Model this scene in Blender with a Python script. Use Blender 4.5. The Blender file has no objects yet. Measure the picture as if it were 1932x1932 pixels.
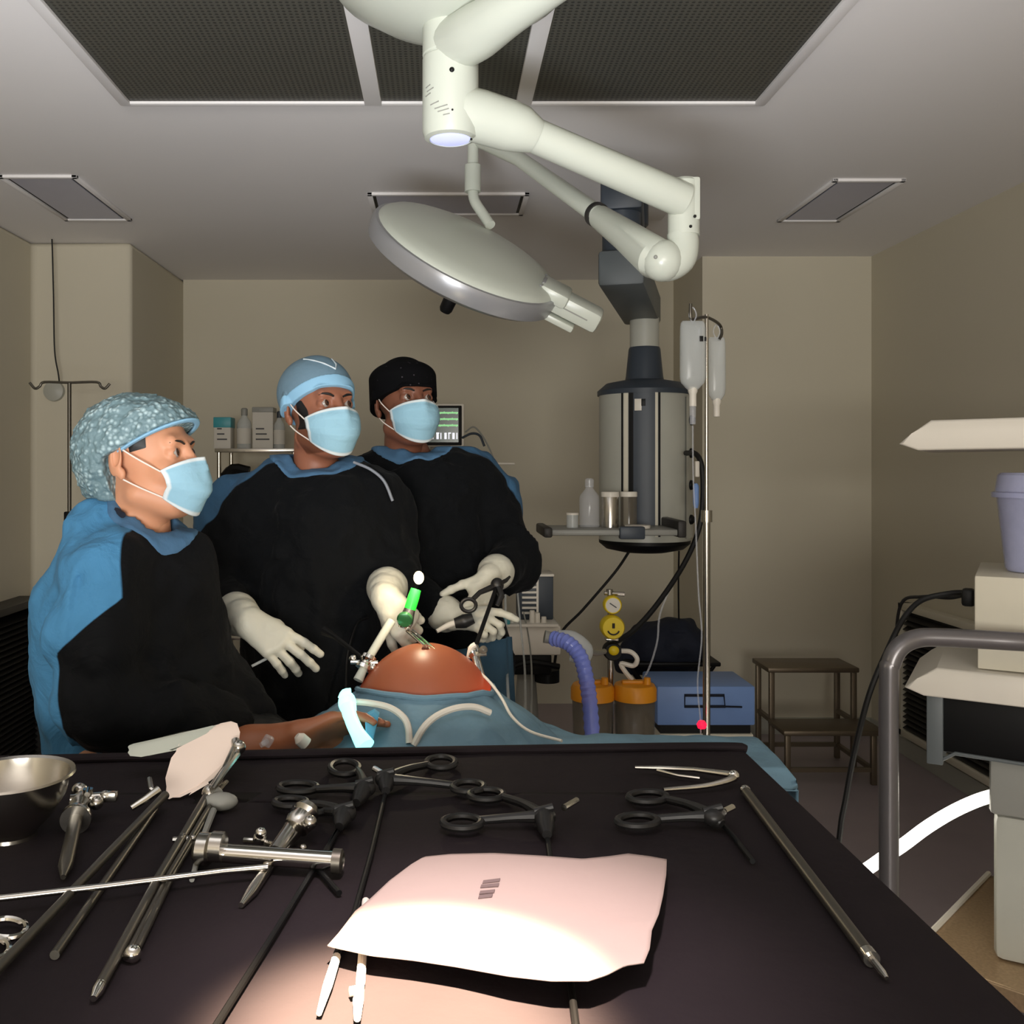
import bpy, bmesh, math, random
import numpy as np
import openvdb
from mathutils import Vector, Matrix, Euler, noise as mnoise
random.seed(7)
SC = bpy.context.scene
COL = SC.collection
# ------------------------------------------------------------------ camera, light, exposure
F, VX, VY, CZ = 1820.0, 835.0, 880.0, 1.5
cam = bpy.data.cameras.new('camera'); camo = bpy.data.objects.new('camera', cam); COL.objects.link(camo)
cam.sensor_width = 36; cam.lens = 36*F/1932
cam.shift_x = (966-VX)/1932; cam.shift_y = -(966-VY)/1932
cam.clip_start = .02
camo.location = (0, 0, CZ); camo.rotation_euler = (math.pi/2, 0, 0)
SC.camera = camo
SC.view_settings.view_transform = 'Standard'; SC.view_settings.look = 'None'
SC.view_settings.gamma = 1; SC.view_settings.use_curve_mapping = False
SC.view_settings.exposure = -0.08
W = bpy.data.worlds.new('world'); SC.world = W; W.use_nodes = True
W.node_tree.nodes['Background'].inputs[0].default_value = (.6, .62, .7, 1)
W.node_tree.nodes['Background'].inputs[1].default_value = .02

def lamp(kind, name, loc, target, energy, color=(1, 1, 1), **kw):
    l = bpy.data.lights.new(name, kind); l.energy = energy; l.color = color
    for k, v in kw.items(): setattr(l, k, v)
    o = bpy.data.objects.new(name, l); COL.objects.link(o); o.location = loc
    if target is not None:
        o.rotation_euler = (Vector(target)-Vector(loc)).to_track_quat('-Z', 'Y').to_euler()
    return o
lamp('AREA', 'rear_fill', (-.1, -3.7, 1.45), (.0, 3, 1.52), 162, (1, .965, .90), shape='RECTANGLE', size=2.2, size_y=.9)  # unseen soft fill added behind the camera, not a screen
lamp('SPOT', 'ceiling_bounce', (-.35, .05, 1.0), (-.3, 1.7, 2.68), 430, (.93, .96, 1), spot_size=math.radians(96), spot_blend=1.0, shadow_soft_size=.35)  # unseen uplight added to imitate bounced light on the ceiling
lamp('SPOT', 'table_spot', (.0, .55, 2.55), (-.03, .79, 1.03), 5500, (1, .76, .50), spot_size=math.radians(13.2), spot_blend=.7, shadow_soft_size=.04)
lamp('SPOT', 'table_spot_halo', (.0, .55, 2.55), (.02, .86, 1.03), 205, (1, .83, .84), spot_size=math.radians(28), spot_blend=1.0, shadow_soft_size=.06)

# ------------------------------------------------------------------ helpers
def P(x, y, Y): return Vector(((x-VX)/F*Y, Y, CZ-(y-VY)/F*Y))
TZ = 1.03
def T(x, y, h=0.0):
    Y = (CZ-TZ-h)*F/(y-VY); return Vector(((x-VX)/F*Y, Y, TZ+h))
def s2l(c): return tuple(((v/255)/12.92 if v/255 <= .04045 else ((v/255+.055)/1.055)**2.4) for v in c)

WT = {}
def put(o, parent=None, at=(0, 0, 0)):
    at = Vector(at); COL.objects.link(o)
    if parent is None: o.location = at
    else: o.parent = parent; o.location = at-WT[parent.name]
    WT[o.name] = at
    return o
def tag(o, label, cat, group=None, kind=None):
    if label: o['label'] = label
    if cat: o['category'] = cat
    if group: o['group'] = group
    if kind: o['kind'] = kind
    return o
def thing(name, label, cat, loc=(0, 0, 0), group=None):
    o = bpy.data.objects.new(name, None); o.empty_display_size = .05
    put(o, None, loc); return tag(o, label, cat, group)
def dup(root, d, label, group=None):
    r = root.copy(); COL.objects.link(r); r.location = root.location+Vector(d); r['label'] = label
    WT[r.name] = WT[root.name]+Vector(d)
    if group: r['group'] = group
    for ch in root.children:
        c = ch.copy(); COL.objects.link(c); c.parent = r; WT[c.name] = WT[ch.name]+Vector(d)
        for g in ch.children:
            e = g.copy(); COL.objects.link(e); e.parent = c
    return r

def catmull(pts, n=6):
    pts = [Vector(p) for p in pts]
    if len(pts) < 3: return pts
    out = []; q = [pts[0]*2-pts[1]]+pts+[pts[-1]*2-pts[-2]]
    for i in range(1, len(q)-2):
        a, b, c, d = q[i-1:i+3]
        for k in range(n):
            t = k/n
            out.append(.5*((2*b)+(c-a)*t+(2*a-5*b+4*c-d)*t*t+(3*b-a-3*c+d)*t**3))
    out.append(pts[-1]); return out
def lerp_list(r, n):
    if not hasattr(r, '__len__'): return [r]*n
    m = len(r)-1; o = []
    for i in range(n):
        t = i/(n-1)*m; k = min(int(t), m-1) if m else 0
        o.append(r[k]+(r[min(k+1, m)]-r[k])*(t-k))
    return o
def frame(d):
    d = Vector(d).normalized(); a = Vector((0, 0, 1)) if abs(d.z) < .9 else Vector((1, 0, 0))
    u = d.cross(a).normalized(); return u, d.cross(u).normalized(), d

class MB:
    def __init__(s): s.bm = bmesh.new()
    def box(s, c, size, bev=0, rot=None, seg=2):
        M = Matrix.Translation(Vector(c))
        if rot is not None: M = M @ (rot.to_4x4() if hasattr(rot, 'to_4x4') else Euler(rot).to_matrix().to_4x4())
        r = bmesh.ops.create_cube(s.bm, size=1, matrix=M @ Matrix.Diagonal((*size, 1)))
        if bev:
            es = list({e for v in r['verts'] for e in v.link_edges})
            bmesh.ops.bevel(s.bm, geom=es, offset=bev, segments=seg, affect='EDGES', profile=.5)
        return s
    def b2(s, x0, x1, y0, y1, z0, z1, bev=0): return s.box(((x0+x1)/2, (y0+y1)/2, (z0+z1)/2), (abs(x1-x0), abs(y1-y0), abs(z1-z0)), bev)
    def tube(s, pts, r, n=10, sm=0, closed=False, cap=True, flat=1.0):
        pts = [Vector(p) for p in pts]
        if sm: pts = catmull(pts, sm)
        R = lerp_list(r, len(pts)); rings = []; N = len(pts); prev = None
        for i, p in enumerate(pts):
            if closed: d = pts[(i+1) % N]-pts[i-1]
            else: d = pts[min(i+1, N-1)]-pts[max(i-1, 0)]
            if prev is None: u, w, d = frame(d)
            else:
                d = d.normalized(); u = (prev-d*prev.dot(d)).normalized(); w = d.cross(u)
            prev = u
            rings.append([s.bm.verts.new(p+(u*math.cos(2*math.pi*k/n)+w*math.sin(2*math.pi*k/n)*flat)*R[i]) for k in range(n)])
        for i in range(N if closed else N-1):
            a, b = rings[i], rings[(i+1) % N]
            for k in range(n): s.bm.faces.new((a[k], a[(k+1) % n], b[(k+1) % n], b[k]))
        if cap and not closed:
            s.bm.faces.new(rings[0][::-1]); s.bm.faces.new(rings[-1])
        return s
    def lathe(s, prof, o=(0, 0, 0), ax=(0, 0, 1), n=28, a0=0, a1=2*math.pi, up=None, sx=1.0):
        o = Vector(o); u, w, d = frame(ax)
        if abs(Vector(ax).normalized().z) > .999: u, w, d = Vector((1, 0, 0)), Vector((0, 1, 0)), Vector((0, 0, 1 if ax[2] > 0 else -1))
        full = abs(a1-a0-2*math.pi) < 1e-6; m = n if full else n+1; rings = []
        for r, z in prof:
            if r < 1e-6: rings.append([s.bm.verts.new(o+d*z)])
            else: rings.append([s.bm.verts.new(o+d*z+(u*math.cos(a0+(a1-a0)*k/n)*sx+w*math.sin(a0+(a1-a0)*k/n))*r) for k in range(m)])
        for a, b in zip(rings, rings[1:]):
            for k in range(n):
                j = (k+1) % m
                if len(a) == 1 and len(b) == 1: continue
                try:
                    if len(a) == 1: s.bm.faces.new((a[0], b[j], b[k]))
                    elif len(b) == 1: s.bm.faces.new((a[k], a[j], b[0]))
                    else: s.bm.faces.new((a[k], a[j], b[j], b[k]))
                except ValueError: pass
        return s
    def cyl(s, a, b, r, r2=None, n=20):
        return s.tube([a, b], [r, r if r2 is None else r2], n=n)
    def ball(s, c, r, M=None, u=16, v=10):
        r = r if hasattr(r, '__len__') else (r, r, r)
        m = Matrix.Translation(Vector(c)) @ (M.to_4x4() if M is not None else Matrix.Identity(4)) @ Matrix.Diagonal((*r, 1))
        bmesh.ops.create_uvsphere(s.bm, u_segments=u, v_segments=v, radius=1, matrix=m); return s
    def prism(s, poly, ext, bev=0):
        """poly: world points of one face; ext: extrusion vector"""
        vs = [s.bm.verts.new(Vector(p)) for p in poly]; wv = [s.bm.verts.new(Vector(p)+Vector(ext)) for p in poly]
        n = len(vs); fs = [s.bm.faces.new(vs), s.bm.faces.new(wv[::-1])]
        for i in range(n): fs.append(s.bm.faces.new((vs[i], wv[i], wv[(i+1) % n], vs[(i+1) % n])))
        if bev:
            es = list({e for f in fs[:2] for e in f.edges})
            bmesh.ops.bevel(s.bm, geom=es, offset=bev, segments=3, affect='EDGES', profile=.5)
        return s
    def grid(s, fn, nu, nv):
        g = [[s.bm.verts.new(Vector(fn(i/nu, j/nv))) for j in range(nv+1)] for i in range(nu+1)]
        for i in range(nu):
            for j in range(nv): s.bm.faces.new((g[i][j], g[i+1][j], g[i+1][j+1], g[i][j+1]))
        return s
    def build(s, name, mat, parent=None, at=None, ang=35, recalc=True, solid=0, label=None):
        if recalc: bmesh.ops.recalc_face_normals(s.bm, faces=s.bm.faces[:])
        me = bpy.data.meshes.new(name); s.bm.to_mesh(me); s.bm.free()
        return finish(me, name, mat, parent, at, ang, solid, label)
def finish(me, name, mat, parent=None, at=None, ang=35, solid=0, label=None):
    if at is None and parent is None:
        n = len(me.vertices); a = np.empty(n*3, 'f'); me.vertices.foreach_get('co', a); a = a.reshape(-1, 3)
        lo, hi = a.min(0), a.max(0); at = ((lo[0]+hi[0])/2, (lo[1]+hi[1])/2, lo[2])
    if at is None: at = WT[parent.name]
    me.transform(Matrix.Translation(-Vector(at)))
    for m in (mat if isinstance(mat, (list, tuple)) else [mat]): me.materials.append(m)
    me.shade_smooth()
    if ang < 170: me.set_sharp_from_angle(angle=math.radians(ang))
    o = bpy.data.objects.new(name, me); put(o, parent, at)
    if solid:
        sm = o.modifiers.new('solid', 'SOLIDIFY'); sm.thickness = solid; sm.offset = 0
    if label: o['label'] = label
    return o

# ------------------------------------------------------------------ signed-distance modelling
class SDF:
    def __init__(s, lo, hi, v):
        s.lo = np.array(lo, 'f'); s.v = v
        n = [int(math.ceil((h-l)/v))+1 for l, h in zip(lo, hi)]
        s.ax = [np.arange(n[i], dtype='f')*v+s.lo[i] for i in range(3)]
        s.F = np.full(n, .05, 'f')
    def G(s, sl=(slice(None),)*3):
        return s.ax[0][sl[0]][:, None, None], s.ax[1][sl[1]][None, :, None], s.ax[2][sl[2]][None, None, :]
    def sl(s, lo, hi):
        o = []
        for i in range(3):
            a = max(0, int((lo[i]-s.lo[i])/s.v)); b = min(len(s.ax[i]), int((hi[i]-s.lo[i])/s.v)+2)
            if b <= a: return None
            o.append(slice(a, b))
        return tuple(o)
    def put(s, d, sl, k, cut):
        f = s.F[sl]
        if cut:
            d = -d
            if k <= 0: s.F[sl] = np.maximum(f, d); return
            h = np.clip(.5-.5*(d-f)/k, 0, 1); s.F[sl] = d*(1-h)+f*h+k*h*(1-h)
        else:
            if k <= 0: s.F[sl] = np.minimum(f, d); return
            h = np.clip(.5+.5*(d-f)/k, 0, 1); s.F[sl] = d*(1-h)+f*h-k*h*(1-h)
    def cap(s, a, b, ra, rb=None, k=.01, cut=False):
        rb = ra if rb is None else rb; a = np.array(a, 'f'); b = np.array(b, 'f'); m = max(ra, rb)+.045
        sl = s.sl(np.minimum(a, b)-m, np.maximum(a, b)+m)
        if sl is None: return s
        x, y, z = s.G(sl); ab = b-a; L = max(float(ab@ab), 1e-9)
        t = np.clip(((x-a[0])*ab[0]+(y-a[1])*ab[1]+(z-a[2])*ab[2])/L, 0, 1)
        d = np.sqrt((x-a[0]-t*ab[0])**2+(y-a[1]-t*ab[1])**2+(z-a[2]-t*ab[2])**2)-(ra+t*(rb-ra))
        s.put(d, sl, k, cut); return s
    def chain(s, pts, rs, k=.01):
        for i in range(len(pts)-1): s.cap(pts[i], pts[i+1], rs[i], rs[i+1], k)
        return s
    def ell(s, c, r, R=None, k=.01, cut=False):
        c = np.array(c, 'f'); r = np.array(r, 'f'); m = float(r.max())+.045
        sl = s.sl(c-m, c+m)
        if sl is None: return s
        x, y, z = s.G(sl); x = x-c[0]; y = y-c[1]; z = z-c[2]
        if R is not None:
            R = np.array(R, 'f'); x, y, z = [R[0, i]*x+R[1, i]*y+R[2, i]*z for i in range(3)]
        k0 = np.sqrt((x/r[0])**2+(y/r[1])**2+(z/r[2])**2); k1 = np.sqrt((x/r[0]**2)**2+(y/r[1]**2)**2+(z/r[2]**2)**2)+1e-6
        s.put(k0*(k0-1)/k1, sl, k, cut); return s
    def noise(s, amp, sc, seed=0):
        rng = np.random.RandomState(seed); L = rng.rand(32, 32, 32).astype('f')
        sc = sc if hasattr(sc, '__len__') else (sc,)*3
        idx = [np.mod(a/c+50, 31) for a, c in zip(s.ax, sc)]
        i0 = [np.floor(i).astype(int) for i in idx]; fr = [(i-j).astype('f') for i, j in zip(idx, i0)]
        fr = [f*f*(3-2*f) for f in fr]
        def g(a, b, c): return L[np.ix_(i0[0]+a, i0[1]+b, i0[2]+c)]
        fx, fy, fz = fr[0][:, None, None], fr[1][None, :, None], fr[2][None, None, :]
        v = ((g(0,0,0)*(1-fx)+g(1,0,0)*fx)*(1-fy)+(g(0,1,0)*(1-fx)+g(1,1,0)*fx)*fy)*(1-fz)+((g(0,0,1)*(1-fx)+g(1,0,1)*fx)*(1-fy)+(g(0,1,1)*(1-fx)+g(1,1,1)*fx)*fy)*fz
        s.F += amp*(v-.5)*2; return s
    def mesh(s, F=None, M=None):
        F = s.F if F is None else F
        F = F.copy()
        for ax in range(3):
            sl = [slice(None)]*3
            for e in (0, -1): sl[ax] = e; F[tuple(sl)] = np.maximum(F[tuple(sl)], .01)
        g = openvdb.FloatGrid(); g.background = .05; g.copyFromArray(np.ascontiguousarray(F, 'f'))
        p, q = g.convertToQuads(0.0)
        p = p*s.v+s.lo
        if M is not None:
            M = np.array(M); p = p@M[:3, :3].T+M[:3, 3]
        # orientation: signed volume
        a, b, c, d = p[q[:, 0]], p[q[:, 1]], p[q[:, 2]], p[q[:, 3]]
        vol = (np.cross(a, b)*c).sum()+(np.cross(a, c)*d).sum()
        if vol < 0: q = q[:, ::-1]
        return p.astype('f'), q
def vq_mesh(name, parts):
    me = bpy.data.meshes.new(name); V = []; Q = []; n = 0
    for p, q in parts: V.append(p); Q.append(q+n); n += len(p)
    V = np.concatenate(V); Q = np.concatenate(Q).astype('i')
    me.vertices.add(len(V)); me.vertices.foreach_set('co', V.ravel())
    me.loops.add(Q.size); me.loops.foreach_set('vertex_index', Q.ravel())
    me.polygons.add(len(Q)); me.polygons.foreach_set('loop_start', np.arange(0, Q.size, 4, dtype='i'))
    me.update(calc_edges=True); me.validate(); return me
def set_attr(me, name, vals):
    a = me.attributes.new(name, 'FLOAT', 'POINT'); a.data.foreach_set('value', np.asarray(vals, 'f'))
def sdf_obj(s, name, mat, parent=None, at=None, F=None, M=None, attr=None, label=None):
    p, q = s.mesh(F, M); me = vq_mesh(name, [(p, q)])
    if attr is not None: set_attr(me, 'mark', attr(p))
    return finish(me, name, mat, parent, at, 180, 0, label)

# ------------------------------------------------------------------ materials
def nodes(name):
    m = bpy.data.materials.new(name); m.use_nodes = True; nt = m.node_tree
    return m, nt, nt.nodes['Principled BSDF']
def N(nt, t, **kw):
    n = nt.nodes.new(t)
    for k, v in kw.items():
        if isinstance(k, str) and hasattr(n, k): setattr(n, k, v)
    return n
def noise_col(nt, col, var, scale, coord='Object', detail=3):
    tc = N(nt, 'ShaderNodeTexCoord'); nz = N(nt, 'ShaderNodeTexNoise'); nz.inputs['Scale'].default_value = scale
    nz.inputs['Detail'].default_value = detail
    nt.links.new(tc.outputs[coord], nz.inputs['Vector'])
    mx = N(nt, 'ShaderNodeMix', data_type='RGBA'); c = s2l(col) if max(col) > 1.001 else col
    mx.inputs[6].default_value = (*[v*(1-var) for v in c], 1); mx.inputs[7].default_value = (*[min(1, v*(1+var)) for v in c], 1)
    nt.links.new(nz.outputs[0], mx.inputs[0]); return mx.outputs[2], nz
def mk(name, col, rough=.5, metal=0, var=.08, scale=12, bump=0, bscale=None, emis=None, es=0, trans=0, alpha=1, sss=0, sheen=0, spec=.5, ior=1.45):
    m, nt, b = nodes(name)
    c, nz = noise_col(nt, col, var, scale); nt.links.new(c, b.inputs['Base Color'])
    b.inputs['Roughness'].default_value = rough; b.inputs['Metallic'].default_value = metal
    b.inputs['Specular IOR Level'].default_value = spec; b.inputs['IOR'].default_value = ior
    if bump:
        n2 = nz
        if bscale:
            n2 = N(nt, 'ShaderNodeTexNoise'); n2.inputs['Scale'].default_value = bscale; n2.inputs['Detail'].default_value = 4
            tc = N(nt, 'ShaderNodeTexCoord'); nt.links.new(tc.outputs['Object'], n2.inputs['Vector'])
        bp = N(nt, 'ShaderNodeBump'); bp.inputs['Strength'].default_value = bump; bp.inputs['Distance'].default_value = .01
        nt.links.new(n2.outputs[0], bp.inputs['Height']); nt.links.new(bp.outputs[0], b.inputs['Normal'])
    if emis: b.inputs['Emission Color'].default_value = (*s2l(emis), 1); b.inputs['Emission Strength'].default_value = es
    if trans: b.inputs['Transmission Weight'].default_value = trans
    if alpha < 1: b.inputs['Alpha'].default_value = alpha
    if sss: b.inputs['Subsurface Weight'].default_value = sss; b.inputs['Subsurface Radius'].default_value = (.02, .008, .005); b.inputs['Subsurface Scale'].default_value = .5
    if sheen: b.inputs['Sheen Weight'].default_value = sheen
    return m
def two(name, ca, cb, rough=.75, th=0.0, soft=.002, var=.15, scale=9, bump=.35, bscale=30, spec=.3, sheen=0):
    """colour A where attribute 'mark' is below th, B above"""
    m, nt, b = nodes(name)
    a, nz = noise_col(nt, ca, var, scale); c, _ = noise_col(nt, cb, var, scale)
    at = N(nt, 'ShaderNodeAttribute'); at.attribute_name = 'mark'
    mr = N(nt, 'ShaderNodeMapRange'); mr.inputs[1].default_value = th-soft; mr.inputs[2].default_value = th+soft
    nt.links.new(at.outputs['Fac'], mr.inputs[0])
    mx = N(nt, 'ShaderNodeMix', data_type='RGBA'); nt.links.new(mr.outputs[0], mx.inputs[0]); nt.links.new(a, mx.inputs[6]); nt.links.new(c, mx.inputs[7])
    nt.links.new(mx.outputs[2], b.inputs['Base Color'])
    b.inputs['Roughness'].default_value = rough; b.inputs['Specular IOR Level'].default_value = spec
    if sheen: b.inputs['Sheen Weight'].default_value = sheen
    n2 = N(nt, 'ShaderNodeTexNoise'); n2.inputs['Scale'].default_value = bscale; n2.inputs['Detail'].default_value = 5
    tc = N(nt, 'ShaderNodeTexCoord'); nt.links.new(tc.outputs['Object'], n2.inputs['Vector'])
    bp = N(nt, 'ShaderNodeBump'); n2.inputs['Distortion'].default_value = .8; bp.inputs['Strength'].default_value = bump; bp.inputs['Distance'].default_value = .022 if bscale < 20 else .01
    nt.links.new(n2.outputs[0], bp.inputs['Height']); nt.links.new(bp.outputs[0], b.inputs['Normal'])
    return m
M = {}
M['wall'] = mk('wall_paint', (206, 199, 180), .75, var=.03, scale=1.2, spec=.3)
M['ceil'] = mk('ceiling_paint', (236, 233, 232), .8, var=.02, scale=1, spec=.3)
M['floor'] = mk('floor_vinyl', (160, 148, 152), .35, var=.1, scale=6)
M['white'] = mk('white_enamel', (192, 196, 184), .28, var=.02)
M['whitep'] = mk('white_plastic', (222, 216, 204), .4, var=.03)
M['offw'] = mk('cream_steel', (214, 208, 190), .4, var=.03)
M['grey'] = mk('grey_plastic', (142, 142, 136), .45, var=.04)
M['lgrey'] = mk('light_grey_panel', (176, 176, 166), .4, var=.04)
M['rim'] = mk('rim_grey', (150, 150, 152), .3, metal=.35, var=.05)
M['slate'] = mk('slate_plastic', (52, 60, 70), .45, var=.06)
M['slate2'] = mk('slate_metal', (92, 98, 100), .5, var=.05)
M['black'] = mk('black_plastic', (9, 9, 10), .5, var=.1, spec=.3)
M['dark'] = mk('dark_metal', (52, 50, 48), .5, metal=.4, var=.1)
M['steel'] = mk('steel', (190, 186, 178), .22, metal=1, var=.08, scale=30)
M['steeld'] = mk('brushed_steel_dark', (104, 100, 92), .4, metal=.9, var=.1, scale=20)
M['chrome'] = mk('chrome', (225, 222, 215), .1, metal=1, var=.03)
M['rubber'] = mk('black_rubber', (14, 14, 14), .6, var=.1)
M['yellow'] = mk('yellow_plastic', (214, 186, 22), .4, var=.06)
M['orange'] = mk('orange_plastic', (226, 148, 30), .4, var=.08)
M['blue'] = mk('blue_enamel', (120, 152, 208), .45, var=.06)
M['navy'] = mk('navy_cloth', (20, 26, 42), .8, var=.2, bump=.4, bscale=40)
M['cyan'] = mk('cyan_plastic', (60, 150, 160), .4, var=.05)
M['rail'] = mk('rail_grey_metal', (112, 109, 110), .3, metal=.5, var=.06)
M['clear'] = mk('clear_plastic', (225, 228, 235), .12, var=.03, alpha=.25)
M['amber'] = mk('smoky_clear_plastic', (120, 112, 98), .15, var=.05, alpha=.45)
M['milky'] = mk('milky_plastic', (215, 220, 220), .2, var=.04, alpha=.42)
M['bluet'] = mk('blue_clear_plastic', (140, 156, 250), .15, var=.1, scale=40, alpha=.75)
M['bluecup'] = mk('blue_tinted_plastic', (205, 210, 245), .12, var=.1, scale=40, alpha=.42)
M['label'] = mk('paper_label', (205, 200, 190), .6, var=.05)
M['ink'] = mk('ink', (70, 70, 72), .6)
M['skin_w'] = mk('skin_warm', (196, 140, 108), .5, var=.06, scale=25, sss=.15, spec=.4)
M['skin_m'] = mk('skin_brown', (138, 88, 66), .5, var=.08, scale=25, sss=.12, spec=.45)
M['skin_d'] = mk('skin_deep_brown', (112, 70, 52), .5, var=.08, scale=25, sss=.12, spec=.45)
M['hair'] = mk('hair_black', (14, 12, 11), .55, var=.3, scale=60)
M['latex'] = mk('latex', (198, 196, 182), .45, var=.06, scale=18, bump=.12, bscale=55, sss=.05)
M['drape_b'] = mk('blue_drape_cloth', (104, 136, 154), .8, var=.16, scale=14, bump=.5, bscale=22)
M['drape_k'] = mk('black_drape_cloth', (31, 25, 28), .85, var=.14, scale=8, bump=.12, bscale=45, spec=.2)
M['paper'] = mk('wrap_paper', (176, 157, 150), .7, var=.03, scale=9, bump=.08, bscale=30, spec=.2)
M['gown'] = two('gown_cloth', (7, 9, 12), (56, 90, 120), rough=.85, bump=.7, bscale=11, spec=.13, sheen=.02)
M['gown_w'] = two('gown_cloth_bright', (8, 9, 11), (70, 126, 166), rough=.8, bump=.7, bscale=11, spec=.13, sheen=.015)
M['collar'] = mk('collar_cloth', (64, 100, 132), .8, var=.1, bump=.3, bscale=40)
M['cap_b'] = mk('cap_cloth_blue_grey', (98, 124, 140), .8, var=.12, scale=18, bump=.3, bscale=30)
M['band_b'] = mk('cap_band_blue', (128, 172, 200), .8, var=.06)
M['pipe'] = mk('piping_pale', (190, 200, 205), .7)
M['mask'] = two('mask_cloth', (206, 214, 216), (140, 180, 198), rough=.85, th=.006, soft=.0015, var=.05, bump=.2, bscale=45, spec=.2)
M['loop'] = mk('ear_loop_elastic', (225, 215, 205), .7)
M['lens_blue'] = mk('lit_lens', (190, 195, 255), .3, emis=(190, 196, 255), es=.9)
M['glow'] = mk('glowing_light', (255, 245, 225), .3, emis=(255, 222, 160), es=9)
M['hose_glow'] = mk('hose_painted_glow', (255, 252, 240), .3, emis=(255, 248, 232), es=7)  # emission stands in for strong light falling on a white hose
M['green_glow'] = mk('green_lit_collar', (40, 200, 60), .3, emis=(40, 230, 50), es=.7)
M['cyan_glow'] = mk('cyan_lit_sleeve', (170, 240, 235), .3, emis=(150, 242, 236), es=2.0)  # emission stands in for light shining through the clear plastic
M['red_led'] = mk('red_led', (255, 40, 60), .3, emis=(235, 20, 60), es=1.6)
M['screen'] = mk('screen_dark', (24, 34, 30), .2, emis=(60, 84, 70), es=.25)
M['wave_g'] = mk('screen_green', (120, 190, 120), .4, emis=(150, 210, 150), es=.8)
M['wave_w'] = mk('screen_white', (230, 230, 240), .4, emis=(225, 228, 240), es=1.0)
# special materials
def eye_mat():
    m, nt, b = nodes('eye')
    at = N(nt, 'ShaderNodeAttribute'); at.attribute_name = 'mark'
    r = N(nt, 'ShaderNodeValToRGB'); nt.links.new(at.outputs['Fac'], r.inputs[0]); nt.links.new(r.outputs[0], b.inputs['Base Color'])
    e = r.color_ramp.elements; r.color_ramp.interpolation = 'CONSTANT'
    e[0].position = 0; e[0].color = (.30, .26, .23, 1); e[1].position = .76; e[1].color = (.05, .022, .012, 1)
    n = e.new(.955); n.color = (.004, .004, .004, 1); b.inputs['Roughness'].default_value = .08
    return m
M['eye'] = eye_mat()
def bouffant_mat():
    m, nt, b = nodes('bouffant_fabric')
    tc = N(nt, 'ShaderNodeTexCoord'); v = N(nt, 'ShaderNodeTexVoronoi'); v.inputs['Scale'].default_value = 95
    nt.links.new(tc.outputs['Object'], v.inputs['Vector'])
    n2 = N(nt, 'ShaderNodeTexNoise'); n2.inputs['Scale'].default_value = 22; nt.links.new(tc.outputs['Object'], n2.inputs['Vector'])
    ad = N(nt, 'ShaderNodeMath', operation='ADD'); nt.links.new(v.outputs['Distance'], ad.inputs[0]); nt.links.new(n2.outputs[0], ad.inputs[1])
    r = N(nt, 'ShaderNodeValToRGB'); nt.links.new(ad.outputs[0], r.inputs[0])
    e = r.color_ramp.elements; e[0].position = .5; e[0].color = (*s2l((178, 200, 204)), 1); e[1].position = 1.15; e[1].color = (*s2l((98, 122, 128)), 1)
    nt.links.new(r.outputs[0], b.inputs['Base Color']); b.inputs['Roughness'].default_value = .6
    bp = N(nt, 'ShaderNodeBump'); bp.inputs['Strength'].default_value = .5; bp.inputs['Distance'].default_value = .006; bp.invert = True
    nt.links.new(ad.outputs[0], bp.inputs['Height']); nt.links.new(bp.outputs[0], b.inputs['Normal'])
    return m
M['bouff'] = bouffant_mat()
def cap_dots():
    m, nt, b = nodes('black_print_cap_cloth')
    tc = N(nt, 'ShaderNodeTexCoord'); v = N(nt, 'ShaderNodeTexVoronoi'); v.inputs['Scale'].default_value = 55; nt.links.new(tc.outputs['Object'], v.inputs['Vector'])
    r = N(nt, 'ShaderNodeValToRGB'); nt.links.new(v.outputs['Distance'], r.inputs[0]); e = r.color_ramp.elements
    e[0].position = .08; e[0].color = (.05, .042, .05, 1); e[1].position = .14; e[1].color = (.0025, .0025, .003, 1)
    nt.links.new(r.outputs[0], b.inputs['Base Color']); b.inputs['Roughness'].default_value = .9; b.inputs['Specular IOR Level'].default_value = .08
    return m
M['cap_k'] = cap_dots()
def perforated(name, base, hole, pitch):
    m, nt, b = nodes(name)
    tc = N(nt, 'ShaderNodeTexCoord'); mp = N(nt, 'ShaderNodeVectorMath', operation='SCALE'); mp.inputs[3].default_value = 1/pitch
    nt.links.new(tc.outputs['Object'], mp.inputs[0])
    fr = N(nt, 'ShaderNodeVectorMath', operation='FRACTION'); nt.links.new(mp.outputs[0], fr.inputs[0])
    sb = N(nt, 'ShaderNodeVectorMath', operation='SUBTRACT'); sb.inputs[1].default_value = (.5, .5, 0); nt.links.new(fr.outputs[0], sb.inputs[0])
    ml = N(nt, 'ShaderNodeVectorMath', operation='MULTIPLY'); ml.inputs[1].default_value = (1, 1, 0); nt.links.new(sb.outputs[0], ml.inputs[0])
    ln = N(nt, 'ShaderNodeVectorMath', operation='LENGTH'); nt.links.new(ml.outputs[0], ln.inputs[0])
    lt = N(nt, 'ShaderNodeMath', operation='LESS_THAN'); lt.inputs[1].default_value = .3; nt.links.new(ln.outputs['Value'], lt.inputs[0])
    mx = N(nt, 'ShaderNodeMix', data_type='RGBA'); mx.inputs[6].default_value = (*s2l(base), 1); mx.inputs[7].default_value = (*s2l(hole), 1)
    nt.links.new(lt.outputs[0], mx.inputs[0]); nt.links.new(mx.outputs[2], b.inputs['Base Color'])
    b.inputs['Roughness'].default_value = .5; b.inputs['Metallic'].default_value = .3
    return m
M['perf'] = perforated('perforated_steel', (88, 87, 80), (58, 58, 54), .016)
M['pan'] = mk('off_light_diffuser', (180, 180, 196), .35, var=.04)
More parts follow.
